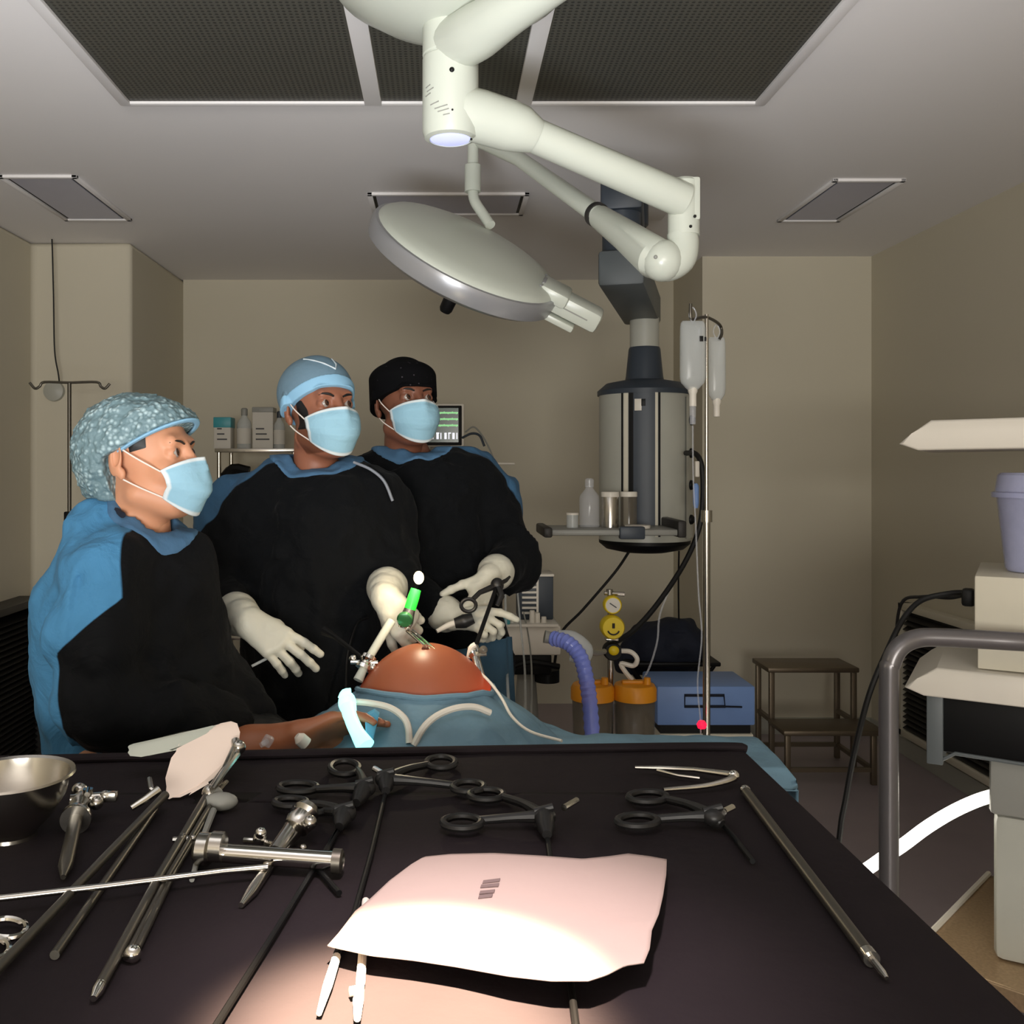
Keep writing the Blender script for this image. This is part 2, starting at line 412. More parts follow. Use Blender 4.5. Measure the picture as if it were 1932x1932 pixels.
def belly_mat():
    m, nt, b = nodes('belly_skin')
    c, nz = noise_col(nt, (150, 92, 62), .1, 12); nt.links.new(c, b.inputs['Base Color']); b.inputs['Roughness'].default_value = .42
    t = N(nt, 'ShaderNodeBsdfTranslucent'); t.inputs[0].default_value = (.9, .14, .05, 1)
    mx = N(nt, 'ShaderNodeMixShader'); at = N(nt, 'ShaderNodeAttribute'); at.attribute_name = 'mark'; nt.links.new(at.outputs['Fac'], mx.inputs[0])
    out = nt.nodes['Material Output']; nt.links.new(b.outputs[0], mx.inputs[1]); nt.links.new(t.outputs[0], mx.inputs[2]); nt.links.new(mx.outputs[0], out.inputs[0])
    return m
M['belly'] = belly_mat()
M['tan'] = mk('speckled_base_plate', (176, 150, 118), .3, metal=.6, var=.3, scale=120)

# ------------------------------------------------------------------ the room
def struct(o): o['kind'] = 'structure'; return o
CH = 2.68
def planpoly(name, poly, z0, z1, mat, bev=0):
    b = MB(); b.prism([(x, y, z0) for x, y in poly], (0, 0, z1-z0)); return struct(b.build(name, mat, at=(0, 0, 0)))
struct(MB().b2(-2.4, 2.6, -4.0, 6.4, -.1, 0).build('floor', M['floor'], at=(0, 0, 0)))
struct(MB().b2(-2.4, 2.6, -4.0, 6.4, CH, CH+.1).build('ceiling', M['ceil'], at=(0, 0, 0)))
planpoly('wall_back', [(-1.64, 6.1), (1.46, 6.1), (1.46, 5.42), (2.41, 5.42), (2.41, 6.3), (-1.64, 6.3)], 0, CH, M['wall'])
wl = planpoly('wall_left', [(-2.16, -3.9), (-2.16, 5.08), (-1.64, 5.08), (-1.64, 6.3), (-2.3, 6.3), (-2.3, -3.9)], 0, CH, M['wall'])
bv = wl.modifiers.new('bevel', 'BEVEL'); bv.width = .025; bv.segments = 3; bv.limit_method = 'ANGLE'
planpoly('wall_right', [(2.41, -3.9), (2.55, -3.9), (2.55, 6.3), (2.41, 6.3)], 0, CH, M['wall'])
planpoly('wall_front', [(-2.3, -4.0), (2.55, -4.0), (2.55, -3.9), (-2.3, -3.9)], 0, CH, M['wall'])
struct(MB().b2(2.395, 2.41, -3.9, 5.42, 0, .09).build('baseboard_right', M['lgrey']))
struct(MB().b2(1.46, 2.395, 5.405, 5.42, 0, .09).build('baseboard_back', M['lgrey']))

# air-supply canopy in the ceiling
t = thing('ceiling_filter', 'large dark perforated air-supply canopy with pale dividing bars in the ceiling', 'ceiling vent', (0, 2.1, CH))
fr = MB(); zc = CH
for x0, x1 in ((-1.035, -1.0), (-.25, -.195), (.235, .285), (1.0, 1.035)): fr.b2(x0, x1, 1.0, 3.1, zc-.022, zc, .003)
fr.b2(-1.035, 1.035, 3.085, 3.11, zc-.02, zc, .003); fr.b2(-1.035, 1.035, .98, 1.01, zc-.022, zc, .003)
fr.build('frame', M['ceil'], t)
for x0, x1 in ((-1.0, -.25), (-.195, .235), (.285, 1.0)):
    MB().b2(x0, x1, 1.01, 3.085, zc-.012, zc-.002).build('perforated_panel', M['perf'], t)
def ceil_panel(x0, x1, y0, y1, label):
    t = thing('ceiling_light', label, 'ceiling light', ((x0+x1)/2, (y0+y1)/2, CH), 'switched-off recessed ceiling lights')
    f = MB(); w = .022
    f.b2(x0, x1, y0, y0+w, CH-.012, CH, .002); f.b2(x0, x1, y1-w, y1, CH-.012, CH, .002); f.b2(x0, x0+w, y0, y1, CH-.012, CH, .002); f.b2(x1-w, x1, y0, y1, CH-.012, CH, .002)
    f.build('frame', M['ceil'], t)
    g = MB(); w2 = .014
    g.b2(x0+w, x1-w, y0+w, y1-w, CH-.004, CH-.001); g.build('gasket', M['black'], t)
    MB().b2(x0+w+w2, x1-w-w2, y0+w+w2, y1-w-w2, CH-.008, CH-.003).build('diffuser', M['pan'], t)
ceil_panel(-1.80, -1.48, 3.9, 4.6, 'switched-off slim ceiling light above the left pillar')
ceil_panel(1.60, 1.90, 3.95, 4.62, 'switched-off slim ceiling light near the right wall')
ceil_panel(-.325, .375, 4.15, 4.50, 'switched-off ceiling light behind the round surgical lamp head')

# return-air grilles
def grille(label, xw, side, y0, y1, z0, z1, fmat, lmat, depth):
    xa, xb = (xw, xw+side*depth); t = thing('return_air_grille', label, 'air grille', (xw, (y0+y1)/2, z0))
    f = MB(); w = .035
    f.b2(xa, xb, y0, y0+w, z0, z1, .003); f.b2(xa, xb, y1-w, y1, z0, z1, .003); f.b2(xa, xb, y0, y1, z0, z0+w, .003); f.b2(xa, xb, y0, y1, z1-w, z1, .003)
    f.build('frame', fmat, t)
    MB().b2(xa, xa+side*depth*.3, y0+w, y1-w, z0+w, z1-w).build('backing', M['black'], t)
    l = MB(); n = int((z1-z0-.08)/.028)
    for i in range(n):
        z = z0+.05+i*.028; l.box(((xa+xb)/2+side*depth*.12, (y0+y1)/2, z), (depth*.55, y1-y0-.07, .004), rot=(0, side*.6, 0))
    l.build('louvers', lmat, t)
grille('dark louvered return-air grille low on the right wall behind the equipment cart', 2.41, -1, 3.75, 4.98, .12, .8, M['offw'], M['dark'], .06)
grille('black louvered return-air box low on the left wall behind the woman', -2.16, 1, 3.7, 4.92, .02, .84, M['dark'], M['black'], .13)

# ------------------------------------------------------------------ ceiling surgical lamp
cx, cy = .019, 2.3
t = thing('surgical_lamp', 'white articulated surgical lamp hanging from the ceiling with round tilted head', 'surgical lamp', (cx, cy, CH))
MB().lathe([(0, CH), (.30, CH), (.30, CH-.012), (.27, CH-.05), (.19, CH-.1), (.10, CH-.135), (0, CH-.14)], (cx, cy, 0), n=40).build('ceiling_cover', M['white'], t)
col = MB(); col.lathe([(.063, CH-.1), (.067, CH-.12), (.067, 2.478), (.0645, 2.475), (.0645, 2.471), (.067, 2.468), (.067, 2.296), (.062, 2.282), (.05, 2.278), (.05, 2.283), (0, 2.283)], (cx, cy, 0), n=36)
co = col.build('column', M['white'], t)
MB().lathe([(0, 2.277), (.044, 2.278), (.049, 2.281), (.049, 2.285)], (cx, cy, 0), n=32).build('base_lens', M['lens_blue'], co)
def on_col(px, py, h, w, r=.0675):
    x = (px-850)/53*.067; return (cx+x, cy-math.sqrt(max(0, r*r-x*x)), CZ+(VY-py)/F*(cy-.05))
for q_ in ((852, 137, .006), (888, 262, .003), (853, 212, .0025)): MB().ball(on_col(q_[0], q_[1], 0, 0), (q_[2], q_[2]*.7, q_[2])).build('screw_hole', M['black'], co)
b = MB()
for px, py, w in ((808, 160, .022), (812, 168, .028), (808, 176, .024), (820, 196, .03), (832, 205, .04), (836, 212, .034), (842, 220, .02)):
    p = on_col(px, py, 0, 0, .0672); a = math.atan2(p[0]-cx, -(p[1]-cy)); b.box(p, (w*.8, .0012, .0022), rot=(0, -.18, a))
b.build('caption_lines', M['grey'], co)
# upper arm towards the camera, lower arm with elbow
b = MB(); b.tube([(cx, cy, 2.50), P(900, 60, 2.2), P(960, 20, 2.1), P(1080, -60, 1.95), P(1250, -190, 1.75)], [.062, .062, .052, .043, .043], n=24, sm=5); b.build('upper_arm', M['white'], t)
b = MB(); b.tube([(cx+.02, cy, 2.345), P(905, 220, 2.31), P(960, 237, 2.33), P(985, 245, 2.33), P(1010, 257, 2.34)], [.062, .062, .060, .055, .042], n=28)
b.tube([P(1000, 252, 2.34), P(1290, 378, 2.45)], [.041, .044], n=24); b.build('lower_arm', M['white'], t)
b = MB(); yb = 2.47; c = P(1290, 395, yb)
b.lathe([(0, .075), (.034, .075), (.04, .068), (.04, -.068), (0, -.068)], c, n=28); b.box(c+Vector((.012, .0, .02)), (.045, .07, .11), .006)
jb = b.build('joint_block', M['white'], t)
for q_ in ((1311, 408), (1303, 427)): MB().ball(P(*q_, yb-.04), .004).build('screw_hole', M['black'], jb)
b = MB(); b.tube([P(1287, 440, yb), P(1288, 462, yb), P(1280, 486, yb), P(1258, 497, yb), P(1235, 490, yb)], [.038, .041, .045, .046, .04], n=26, sm=6); el = b.build('elbow', M['white'], t)
b = MB(); b.tube([P(1262, 497, yb-.015), P(1238, 488, yb), P(1180, 444, yb+.15), P(1132, 410, yb+.28)], [.046, .053, .042, .034], n=26); b.ball(P(1250, 492, yb-.01), .053)
sp = b.build('spring_arm', M['white'], t)
b = MB(); b.cyl(P(1129, 407, yb+.285), P(1124, 404, yb+.30), .0355, n=26); b.build('ring', M['dark'], sp)
b = MB(); b.ball(P(1237, 485, yb-.055), .005); b.build('screw_hole', M['grey'], sp)
b = MB(); b.tube([P(1130, 407, yb+.28), P(980, 300, 3.08), P(895, 262, 3.3)], [.028, .024, .022], n=18); b.build('rear_rod', M['white'], sp)
b = MB(); yl = 3.28; b.tube([P(893, 262, yl), P(892, 318, yl)], .019, n=18); b.tube([P(892, 312, yl), P(892, 362, yl)], .028, n=20); b.tube([P(892, 360, yl), P(896, 380, yl-.01), P(912, 405, yl-.03), P(925, 425, yl-.06)], .018, n=16, sm=4)
b.build('drop_rod', M['white'], t)
# lamp head
Yd = 3.05; c = P(886, 472, Yd); u = Vector((.888, 0, -.46)); w = Vector((.46, 0, .888)); be = math.radians(62)
nrm = (w*math.sin(be)-Vector((0, 1, 0))*math.cos(be)).normalized()
R0 = .318
b = MB(); b.lathe([(0, .05), (.08, .048), (.16, .04), (.24, .026), (.29, .012), (R0-.012, 0), (R0-.008, -.008), (0, -.008)], c, nrm, n=56); hd = b.build('lamp_head', M['white'], t)
b = MB(); b.lathe([(R0-.012, -.004), (R0, -.006), (R0+.006, -.02), (R0+.002, -.062), (R0-.02, -.076), (0, -.078)], c, nrm, n=56); b.build('rim', M['rim'], hd)
b = MB(); b.lathe([(0, -.05), (.03, -.05), (.028, -.075), (.018, -.08), (.018, -.10), (.024, -.11), (.022, -.19), (.017, -.2), (0, -.2)], c+u*.012-nrm*.02, nrm, n=20); b.build('sterile_handle', M['black'], hd)
b = MB(); b.lathe([(0, -.055), (.04, -.06), (.03, -.085), (0, -.09)], c+u*.045, nrm, n=20); b.build('sensor_boss', M['clear'], hd)
vv = nrm.cross(u).normalized(); Rm = Matrix((u, vv, nrm)).transposed()
b = MB(); b.box(c+u*.30+nrm*.006, (.10, .13, .045), .012, Rm); b.box(c+u*.375-nrm*.012, (.19, .10, .068), .016, Rm); b.box(c+u*.33-nrm*.062, (.15, .11, .022), .006, Rm)
ar = b.build('yoke_arm', M['white'], hd)
b = MB(); b.box(c+u*.385-nrm*.012+vv*.0505, (.09, .002, .004), 0, Rm); b.box(c+u*.385-nrm*.012-vv*.0505, (.09, .002, .004), 0, Rm); b.build('caption_lines', M['grey'], ar)
b = MB(); b.box(c+u*.265+nrm*.022, (.03, .07, .012), .004, Rm); b.tube([c+u*(.25+.0*k)+vv*(.07-.14*k/8)+nrm*(.024)+u*(.02*math.sin(k/8*math.pi)) for k in range(9)], .003, n=6); b.build('clip', M['rim'], hd)

# ------------------------------------------------------------------ ceiling pendant
px, py_ = .91, 4.3
t = thing('ceiling_pendant', 'grey and slate medical supply pendant column hanging from the ceiling', 'supply pendant', (px, py_, CH))
MB().b2(.70, 1.02, 4.05, 4.5, CH-.035, CH-.001, .006).build('ceiling_plate', M['ceil'], t)
MB().lathe([(0, CH-.03), (.085, CH-.03), (.085, 2.56), (.075, 2.55), (0, 2.55)], (.82, 4.25, 0)).build('ceiling_bearing', M['slate'], t)
def boxarm(p, q, w, h, bev):
    d = (Vector(q)-Vector(p)); m = (Vector(p)+Vector(q))/2; L = d.length; d.normalize()
    s = Vector((0, 0, 1)).cross(d).normalized(); R = Matrix((s, d, Vector((0, 0, 1)))).transposed()
    return m, (w, L, h), bev, R
MB().box(*boxarm((.83, 4.32, 2.49), (.645, 3.48, 2.49), .15, .12, .012)).build('upper_arm', M['slate'], t)
MB().lathe([(.07, 2.44), (.07, 2.27), (0, 2.27)], (.66, 3.56, 0)).build('arm_joint', M['slate'], t)
MB().box(*boxarm((.64, 3.46, 2.215), (.915, 4.42, 2.215), .165, .13, .014)).build('lower_arm', M['slate2'], t)
MB().lathe([(.064, 2.16), (.064, 2.0), (0, 2.0)], (px-.01, py_, 0)).build('neck', M['lgrey'], t)
MB().lathe([(0, 2.03), (.066, 2.03), (.07, 2.02), (.082, 1.90), (.085, 1.885), (.17, 1.868), (.208, 1.835), (.208, 1.815), (0, 1.815)], (px-.01, py_, 0), n=40).build('top_cap', M['slate'], t)
body = MB().lathe([(.0, 1.82), (.2, 1.82), (.2, 1.17), (0, 1.17)], (px-.01, py_, 0), n=48).build('column_body', M['lgrey'], t)
MB().lathe([(.201, 1.175), (.2, 1.16), (.17, 1.135), (.1, 1.12), (0, 1.118)], (px-.01, py_, 0), n=40).build('bottom_cap', M['black'], t)
def arcpanel(b, a0, a1, z0, z1, r0=.197, r1=.206):
    b.lathe([(r0, z0), (r1, z0), (r1, z1), (r0, z1), (r0, z0)], (px-.01, py_, 0), n=8, a0=a0, a1=a1)
def ang(x): return -math.pi/2+math.asin(max(-1, min(1, (x-1215)/88)))
b = MB(); arcpanel(b, ang(1178), ang(1216), 1.22, 1.82); b.build('front_panel', M['slate'], body)
for x0, x1, m in ((1158, 1161, 'black'), (1162, 1169, 'offw'), (1170, 1178, 'black'), (1216, 1221, 'offw'), (1222, 1226, 'black')):
    b = MB(); arcpanel(b, ang(x0), ang(x1), 1.20, 1.82, .197, .2045); b.build('trim_strip', M[m], body)
b = MB(); arcpanel(b, ang(1278), ang(1300), 1.19, 1.80, .197, .209); b.build('socket_rail', M['lgrey'], body)
def oncyl(x, y, r=.21): a = ang(x); return Vector((px-.01+r*math.cos(a), py_+r*math.sin(a), CZ+(VY-y)/F*(py_-.1))), a
for y in (793, 855, 915, 980):
    p, a = oncyl(1290, y); d = Vector((math.cos(a), math.sin(a), 0)); so = MB().lathe([(.0, .016), (.012, .016), (.014, .012), (.02, .008), (.023, -.006), (0, -.006)], p, d, n=20).build('gas_socket', M['black'], body)
b = MB(); p, a = oncyl(1186, 766, .2065); b.box(p, (.03, .003, .05), .001, rot=(0, 0, a+math.pi/2)); b.build('badge', M['whitep'], body)
b = MB(); p, a = oncyl(1195, 762, .207); b.box(p, (.018, .003, .03), .001, rot=(0, 0, a+math.pi/2)); b.build('badge', M['black'], body)
sh = MB().b2(.42, .96, 3.82, 4.12, 1.225, 1.25, .008).build('shelf', M['grey'], t)
MB().b2(.40, .435, 3.81, 4.13, 1.218, 1.258, .008).build('shelf_end', M['dark'], sh); MB().b2(.93, .965, 3.81, 4.13, 1.218, 1.285, .008).build('shelf_end', M['dark'], sh)
MB().b2(.70, .80, 3.805, 3.84, 1.212, 1.262, .006).build('shelf_bracket', M['slate'], sh)
# things on its shelf
def bottle(name, label, x, y, z, r, h, mat, capm, lab=None, cat='bottle', group=None):
    t = thing(name, label, cat, (x, y, z), group)
    bo = MB().lathe([(0, 0), (r*.95, 0), (r, .006), (r, h*.58), (r*.9, h*.66), (r*.42, h*.78), (r*.36, h*.84), (0, h*.84)], (x, y, z), n=24).build('body', mat, t)
    MB().lathe([(0, h*.82), (r*.45, h*.82), (r*.45, h*.97), (r*.3, h), (0, h)], (x, y, z), n=20).build('cap', capm, t)
    if lab: MB().lathe([(r*1.01, h*.12), (r*1.02, h*.12), (r*1.02, h*.5), (r*1.01, h*.5)], (x, y, z), n=24).build('label', lab, bo)
    return t
bottle('bottle', 'clear plastic bottle on the pendant shelf, left of the two jars', P(1112, 990, 3.98).x, 3.98, 1.251, .042, .20, M['clear'], M['clear'])
def jar(label, x, y, z, r, h, mat, group=None):
    t = thing('jar', label, 'jar', (x, y, z), group)
    MB().lathe([(0, 0), (r, 0), (r, h*.86), (r*.96, h*.88), (0, h*.88)], (x, y, z), n=26).build('body', mat, t)
    MB().lathe([(0, h*.86), (r*1.04, h*.86), (r*1.04, h*.98), (r, h), (0, h)], (x, y, z), n=26).build('lid', M['whitep'], t)
jar('metal canister with pale lid on the pendant shelf, in front of the left panel edge', P(1151, 990, 3.95).x, 3.95, 1.251, .035, .145, M['steel'])
jar('smoky canister with pale lid at the right end of the pendant shelf', P(1186, 990, 3.97).x, 3.97, 1.251, .034, .145, M['amber'])
jar('very small vial at the left end of the pendant shelf', P(1080, 990, 3.93).x, 3.93, 1.251, .024, .06, M['milky'])
tag(MB().lathe([(0, 0), (.05, 0), (.052, .012), (0, .014)], (P(1203, 990, 3.9).x, 3.9, 1.251), n=24).build('lid', M['whitep']), 'loose pale flat dish at the right front of the pendant shelf', 'dish')

# ------------------------------------------------------------------ IV pole right
ix, iy = .903, 3.3
t = thing('iv_pole', 'tall steel drip pole in front of the pendant holding two fluid bags', 'drip stand', (ix, iy, 0))
MB().cyl((ix, iy, 1.3), (ix, iy, 2.02), .0065, n=14).build('upper_rod', M['steel'], t)
MB().tube([(ix, iy, .08), (ix, iy, 1.335)], .0125, n=16).lathe([(.0, 1.31), (.019, 1.31), (.019, 1.35), (0, 1.35)], (ix, iy, 0)).build('lower_rod', M['steel'], t)
h1, h2 = P(1303, 590, 3.22), P(1357, 612, 3.45)
MB().tube([h1+Vector((0, 0, .03)), h1+Vector((.0, 0, -.01)), h1+Vector((.01, .01, -.02)), (ix, iy, 2.01), h2, h2+Vector((.012, .01, -.03)), h2+Vector((0, 0, -.055))], .0055, n=10, sm=5).build('hook_bar', M['steeld'], t)
b = MB()
for k in range(5):
    a = k*2*math.pi/5+.3; e = Vector((ix+.27*math.cos(a), iy+.27*math.sin(a), .06)); b.tube([(ix, iy, .1), e], [.016, .011], n=10)
fb = b.build('foot_base', M['steeld'], t)
for k in range(5):
    a = k*2*math.pi/5+.3; e = Vector((ix+.27*math.cos(a), iy+.27*math.sin(a), .03)); MB().cyl(e-Vector((.01, 0, 0)), e+Vector((.01, 0, 0)), .03, n=16).build('castor', M['rubber'], fb)
def bag(label, c, w, h, d, chamber):
    t = thing('iv_bag', label, 'drip bag', (c.x, c.y, c.z-h/2), 'fluid bags on the drip pole')
    rings = [(.0, .25, .3), (.04, .5, .6), (.12, .9, .9), (.2, 1, 1), (.7, 1, 1), (.9, .98, .8), (.97, .93, .5), (1, .8, .2)]
    b = MB(); prev = None; n = 24
    for z, sx, sy in rings:
        ring = []
        for k in range(n):
            a = 2*math.pi*k/n; ca, sa = math.cos(a), math.sin(a)
            ring.append(b.bm.verts.new((c.x+w/2*sx*abs(ca)**.6*math.copysign(1, ca), c.y+d/2*sy*sa, c.z-h/2+h*z)))
        if prev:
            for k in range(n): b.bm.faces.new((prev[k], prev[(k+1) % n], ring[(k+1) % n], ring[k]))
        prev = ring
    bo = b.build('body', M['milky'], t, ang=60)
    MB().lathe([(0, -h/2-.05), (.012, -h/2-.05), (.012, -h/2-.01), (.016, -h/2), (.016, -h/2+.015), (0, -h/2+.015)], c, n=16).build('port', M['whitep'], t)
    MB().tube([c+Vector((0, 0, h/2-.01)), c+Vector((.012, 0, h/2+.02)), c+Vector((0, 0, h/2+.045)), c+Vector((-.012, 0, h/2+.02)), c+Vector((0, 0, h/2-.008))], .0025, n=8, sm=5).build('hanging_loop', M['clear'], t)
    if chamber:
        b = MB(); b.box((c.x+.022, c.y-d/2-.001, c.z+.055), (.012, .0015, .018), .0006); b.box((c.x+.036, c.y-d/2-.0, c.z+.054), (.007, .0015, .014), .0006); b.build('print', M['black'], bo)
        MB().lathe([(0, -h/2-.11), (.01, -h/2-.11), (.011, -h/2-.05), (0, -h/2-.05)], c, n=14).build('drip_chamber', M['clear'], t)
bag('front full fluid bag with dark print on the drip pole', P(1307, 672, 3.22), .086, .235, .05, True)
bag('rear smaller fluid bag behind the drip pole', P(1352, 698, 3.46), .064, .235, .045, False)
def cable(name, label, pts, r, mat, cat='cable', sm=6): return tag(MB().tube(pts, r, n=8, sm=sm).build(name, mat), label, cat)
cable('drip_line', 'thin clear drip line running down beside the steel drip pole', [P(1307, 803, 3.22), P(1308, 900, 3.22), P(1313, 1000, 3.22), P(1318, 1120, 3.2), P(1324, 1200, 3.2), P(1316, 1290, 3.2), P(1322, 1368, 3.2), P(1320, 1440, 3.18)], .0028, M['clear'], 'tube')
tag(MB().lathe([(0, 0), (.008, 0), (.012, .02), (.012, .09), (.006, .1), (0, .1)], P(1313, 940, 3.9)+Vector((0, 0, -.04)), n=14).build('hose_connector', M['blue']), 'blue gas connector hanging beside the pendant', 'connector')
tag(MB().box(P(1315, 885, 3.9), (.018, .02, .065), .005).build('hose_clamp', M['whitep']), 'small white connector above the blue one beside the pendant', 'connector')
cable('gas_hose', 'thick black hose looping from the pendant socket down to the suction gauges', [P(1294, 855, 4.08), P(1312, 856, 3.95), P(1324, 880, 3.9), P(1326, 940, 3.9), P(1318, 1000, 3.9), P(1290, 1065, 3.85), P(1240, 1140, 3.75), P(1195, 1190, 3.68), P(1160, 1212, 3.62)], .011, M['rubber'], 'hose')
cable('electric_cable', 'thin black cord slanting from the pendant bottom down to the left', [P(1190, 1036, 4.25), P(1160, 1080, 4.2), P(1100, 1150, 4.15), P(1058, 1196, 4.1), P(1045, 1260, 4.1)], .006, M['rubber'], 'cord')
cable('hanging_wire', 'thin black wire dropping behind the pendant along the wall corner', [P(1281, 1040, 4.4), P(1280, 1110, 4.5), P(1281, 1200, 4.6), P(1279, 1300, 4.6)], .004, M['rubber'], 'wire')
cable('suction_tube', 'thin clear tube curving from the pendant down to the orange canister lids', [P(1300, 1050, 3.9), P(1265, 1110, 3.8), P(1245, 1160, 3.7), P(1240, 1210, 3.65), P(1225, 1260, 3.6), P(1208, 1289, 3.6)], .004, M['clear'], 'tube')

# ------------------------------------------------------------------ suction unit
sx, sy = P(1155, 1200, 3.6).x, 3.6
t = thing('suction_stand', 'suction stand with round gauge and yellow vacuum regulator', 'suction unit', (sx, sy, 0))
MB().cyl((sx, sy+.035, .05), (sx, sy+.035, 1.03), .011, n=14).build('pole', M['steel'], t)
def disc(px, py, r, th, mat, name, par, n=26): return MB().lathe([(0, 0), (r, 0), (r, th*.8), (r*.88, th), (0, th)], P(px, py, sy), (0, -1, 0), n=n).build(name, mat, par)
g = disc(1154, 1140, .034, .03, M['yellow'], 'pressure_gauge', t)
MB().lathe([(0, .031), (.027, .031), (.027, .029)], P(1154, 1140, sy), (0, -1, 0), n=26).build('dial', M['label'], g)
p = P(1154, 1140, sy); MB().box(p+Vector((0, -.0325, 0)), (.03, .001, .004), 0, rot=(0, .6, 0)).build('needle', M['ink'], g)
k = disc(1153, 1181, .044, .05, M['yellow'], 'regulator_knob', t)
p = P(1153, 1181, sy); MB().tube([p+Vector((.022*math.cos(a), -.052, .022*math.sin(a)-.002)) for a in [math.pi*(1.12+.76*i/8) for i in range(9)]], .003, n=8).tube([p+Vector((0, -.052, .018)), p+Vector((0, -.052, .0))], .005, n=8).build('knob_mark', M['dark'], k)
k = disc(1153, 1226, .034, .045, M['black'], 'valve', t)
p = P(1154, 1223, sy); MB().ball(p+Vector((0, -.046, 0)), (.02, .012, .018)).build('valve_cap', M['yellow'], k)
MB().tube([P(1140, 1119, sy), P(1178, 1121, sy)], .008, n=10).cyl(P(1150, 1122, sy), P(1150, 1112, sy), .012).build('inlet_fitting', M['steel'], t)
MB().box(P(1154, 1206, sy+.01), (.05, .03, .012), .004).build('bracket', M['steel'], t)
MB().b2(sx-.17, sx+.17, sy-.12, sy+.12, .38, .40, .005).build('canister_shelf', M['grey'], t)
b = MB()
for k in range(4):
    a = k*math.pi/2+.78; b.tube([(sx, sy+.035, .08), (sx+.2*math.cos(a), sy+.03+.2*math.sin(a), .06)], .014, n=8)
fb = b.build('foot_base', M['grey'], t)
for k in range(4):
    a = k*math.pi/2+.78; e = Vector((sx+.2*math.cos(a), sy+.03+.2*math.sin(a), .03)); MB().cyl(e-Vector((.01, 0, 0)), e+Vector((.01, 0, 0)), .03, n=14).build('castor', M['rubber'], fb)
def canister(label, x, y):
    t = thing('suction_canister', label, 'canister', (x, y, .4), 'orange-lidded suction canisters'); h = .30
    MB().lathe([(0, .4), (.058, .4), (.068, .41), (.074, .40+h-.05)], (x, y, 0), n=32).build('jar', M['amber'], t, solid=.003)
    l = MB().lathe([(0, .40+h-.06), (.08, .40+h-.06), (.08, .40+h-.02), (.072, .40+h-.005), (.05, .4+h), (0, .4+h)], (x, y, 0), n=32).build('lid', M['orange'], t)
    b = MB(); b.box((x, y-.01, .4+h+.004), (.10, .028, .016), .005); b.lathe([(0, .4+h), (.014, .4+h), (.012, .4+h+.025), (0, .4+h+.025)], (x+.04, y-.03, 0), n=14); b.build('lid_grip', M['orange'], l)
canister('orange-lidded clear suction canister behind the blue breathing hose', sx-.078, sy-.03)
canister('orange-lidded clear suction canister beside the blue machine', sx+.078, sy-.03)
cable('suction_coil', 'short white coiled hose under the suction regulator', [P(1168, 1228, 3.57), P(1190, 1230, 3.55), P(1202, 1243, 3.54), P(1195, 1256, 3.55), P(1172, 1252, 3.56), P(1180, 1268, 3.56), P(1192, 1282, 3.57)], .009, M['whitep'], 'hose')

# blue machine on white base
t = thing('electrosurgery_unit', 'blue boxy machine with a white lower unit, right of the canisters', 'medical machine', (1.09, 4.12, 0))
cs = MB().b2(.89, 1.297, 4.0, 4.3, .425, .588, .008).build('case', M['blue'], t)
MB().tube([P(1292, 1312, 3.995), P(1366, 1312, 3.995), P(1368, 1333, 3.995), P(1292, 1333, 3.995)], .006, n=8, closed=True).tube([P(1368, 1333, 3.995), P(1400, 1334, 3.995)], .004, n=8).build('handle_outline', M['navy'], cs)
MB().b2(.905, 1.28, 4.01, 4.3, .39, .425).build('vent_gap', M['black'], t)
MB().b2(.90, 1.29, 4.0, 4.3, .06, .39, .006).build('lower_unit', M['offw'], t)
for x in (.93, 1.26):
    for y in (4.04, 4.27): MB().cyl((x-.01, y, .03), (x+.01, y, .03), .03, n=14).build('castor', M['rubber'], t)
tag(MB().lathe([(0, 0), (.013, .004), (.017, .016), (.010, .028), (0, .030)], P(1324, 1376, 3.2), n=14).build('drip_sensor', M['red_led']), 'glowing red clip on the drip line in front of the blue machine', 'indicator light')

# navy bag on stool behind
s = SDF((.75, 4.35, .5), (1.4, 5.0, 1.15), .012)
s.chain([P(1190, 1250, 4.65), P(1225, 1225, 4.65), P(1280, 1215, 4.62)], [.08, .12, .13], .04).cap(P(1200, 1275, 4.65), P(1290, 1270, 4.65), .06, .07, .03).noise(.014, .06, 3)
tag(sdf_obj(s, 'equipment_bag', M['navy']), 'dark navy soft bag behind the yellow suction regulator', 'bag')
t = thing('folding_stool', 'thin black-legged stool under the navy bag', 'stool', (1.08, 4.66, 0))
MB().b2(.86, 1.3, 4.5, 4.82, .565, .585, .006).build('seat', M['black'], t)
for x0, x1 in ((.88, 1.28), (1.28, .88)):
    for y in (4.53, 4.79): MB().cyl((x0, y, .57), (x1, y, 0), .009, n=10).build('leg', M['black'], t)

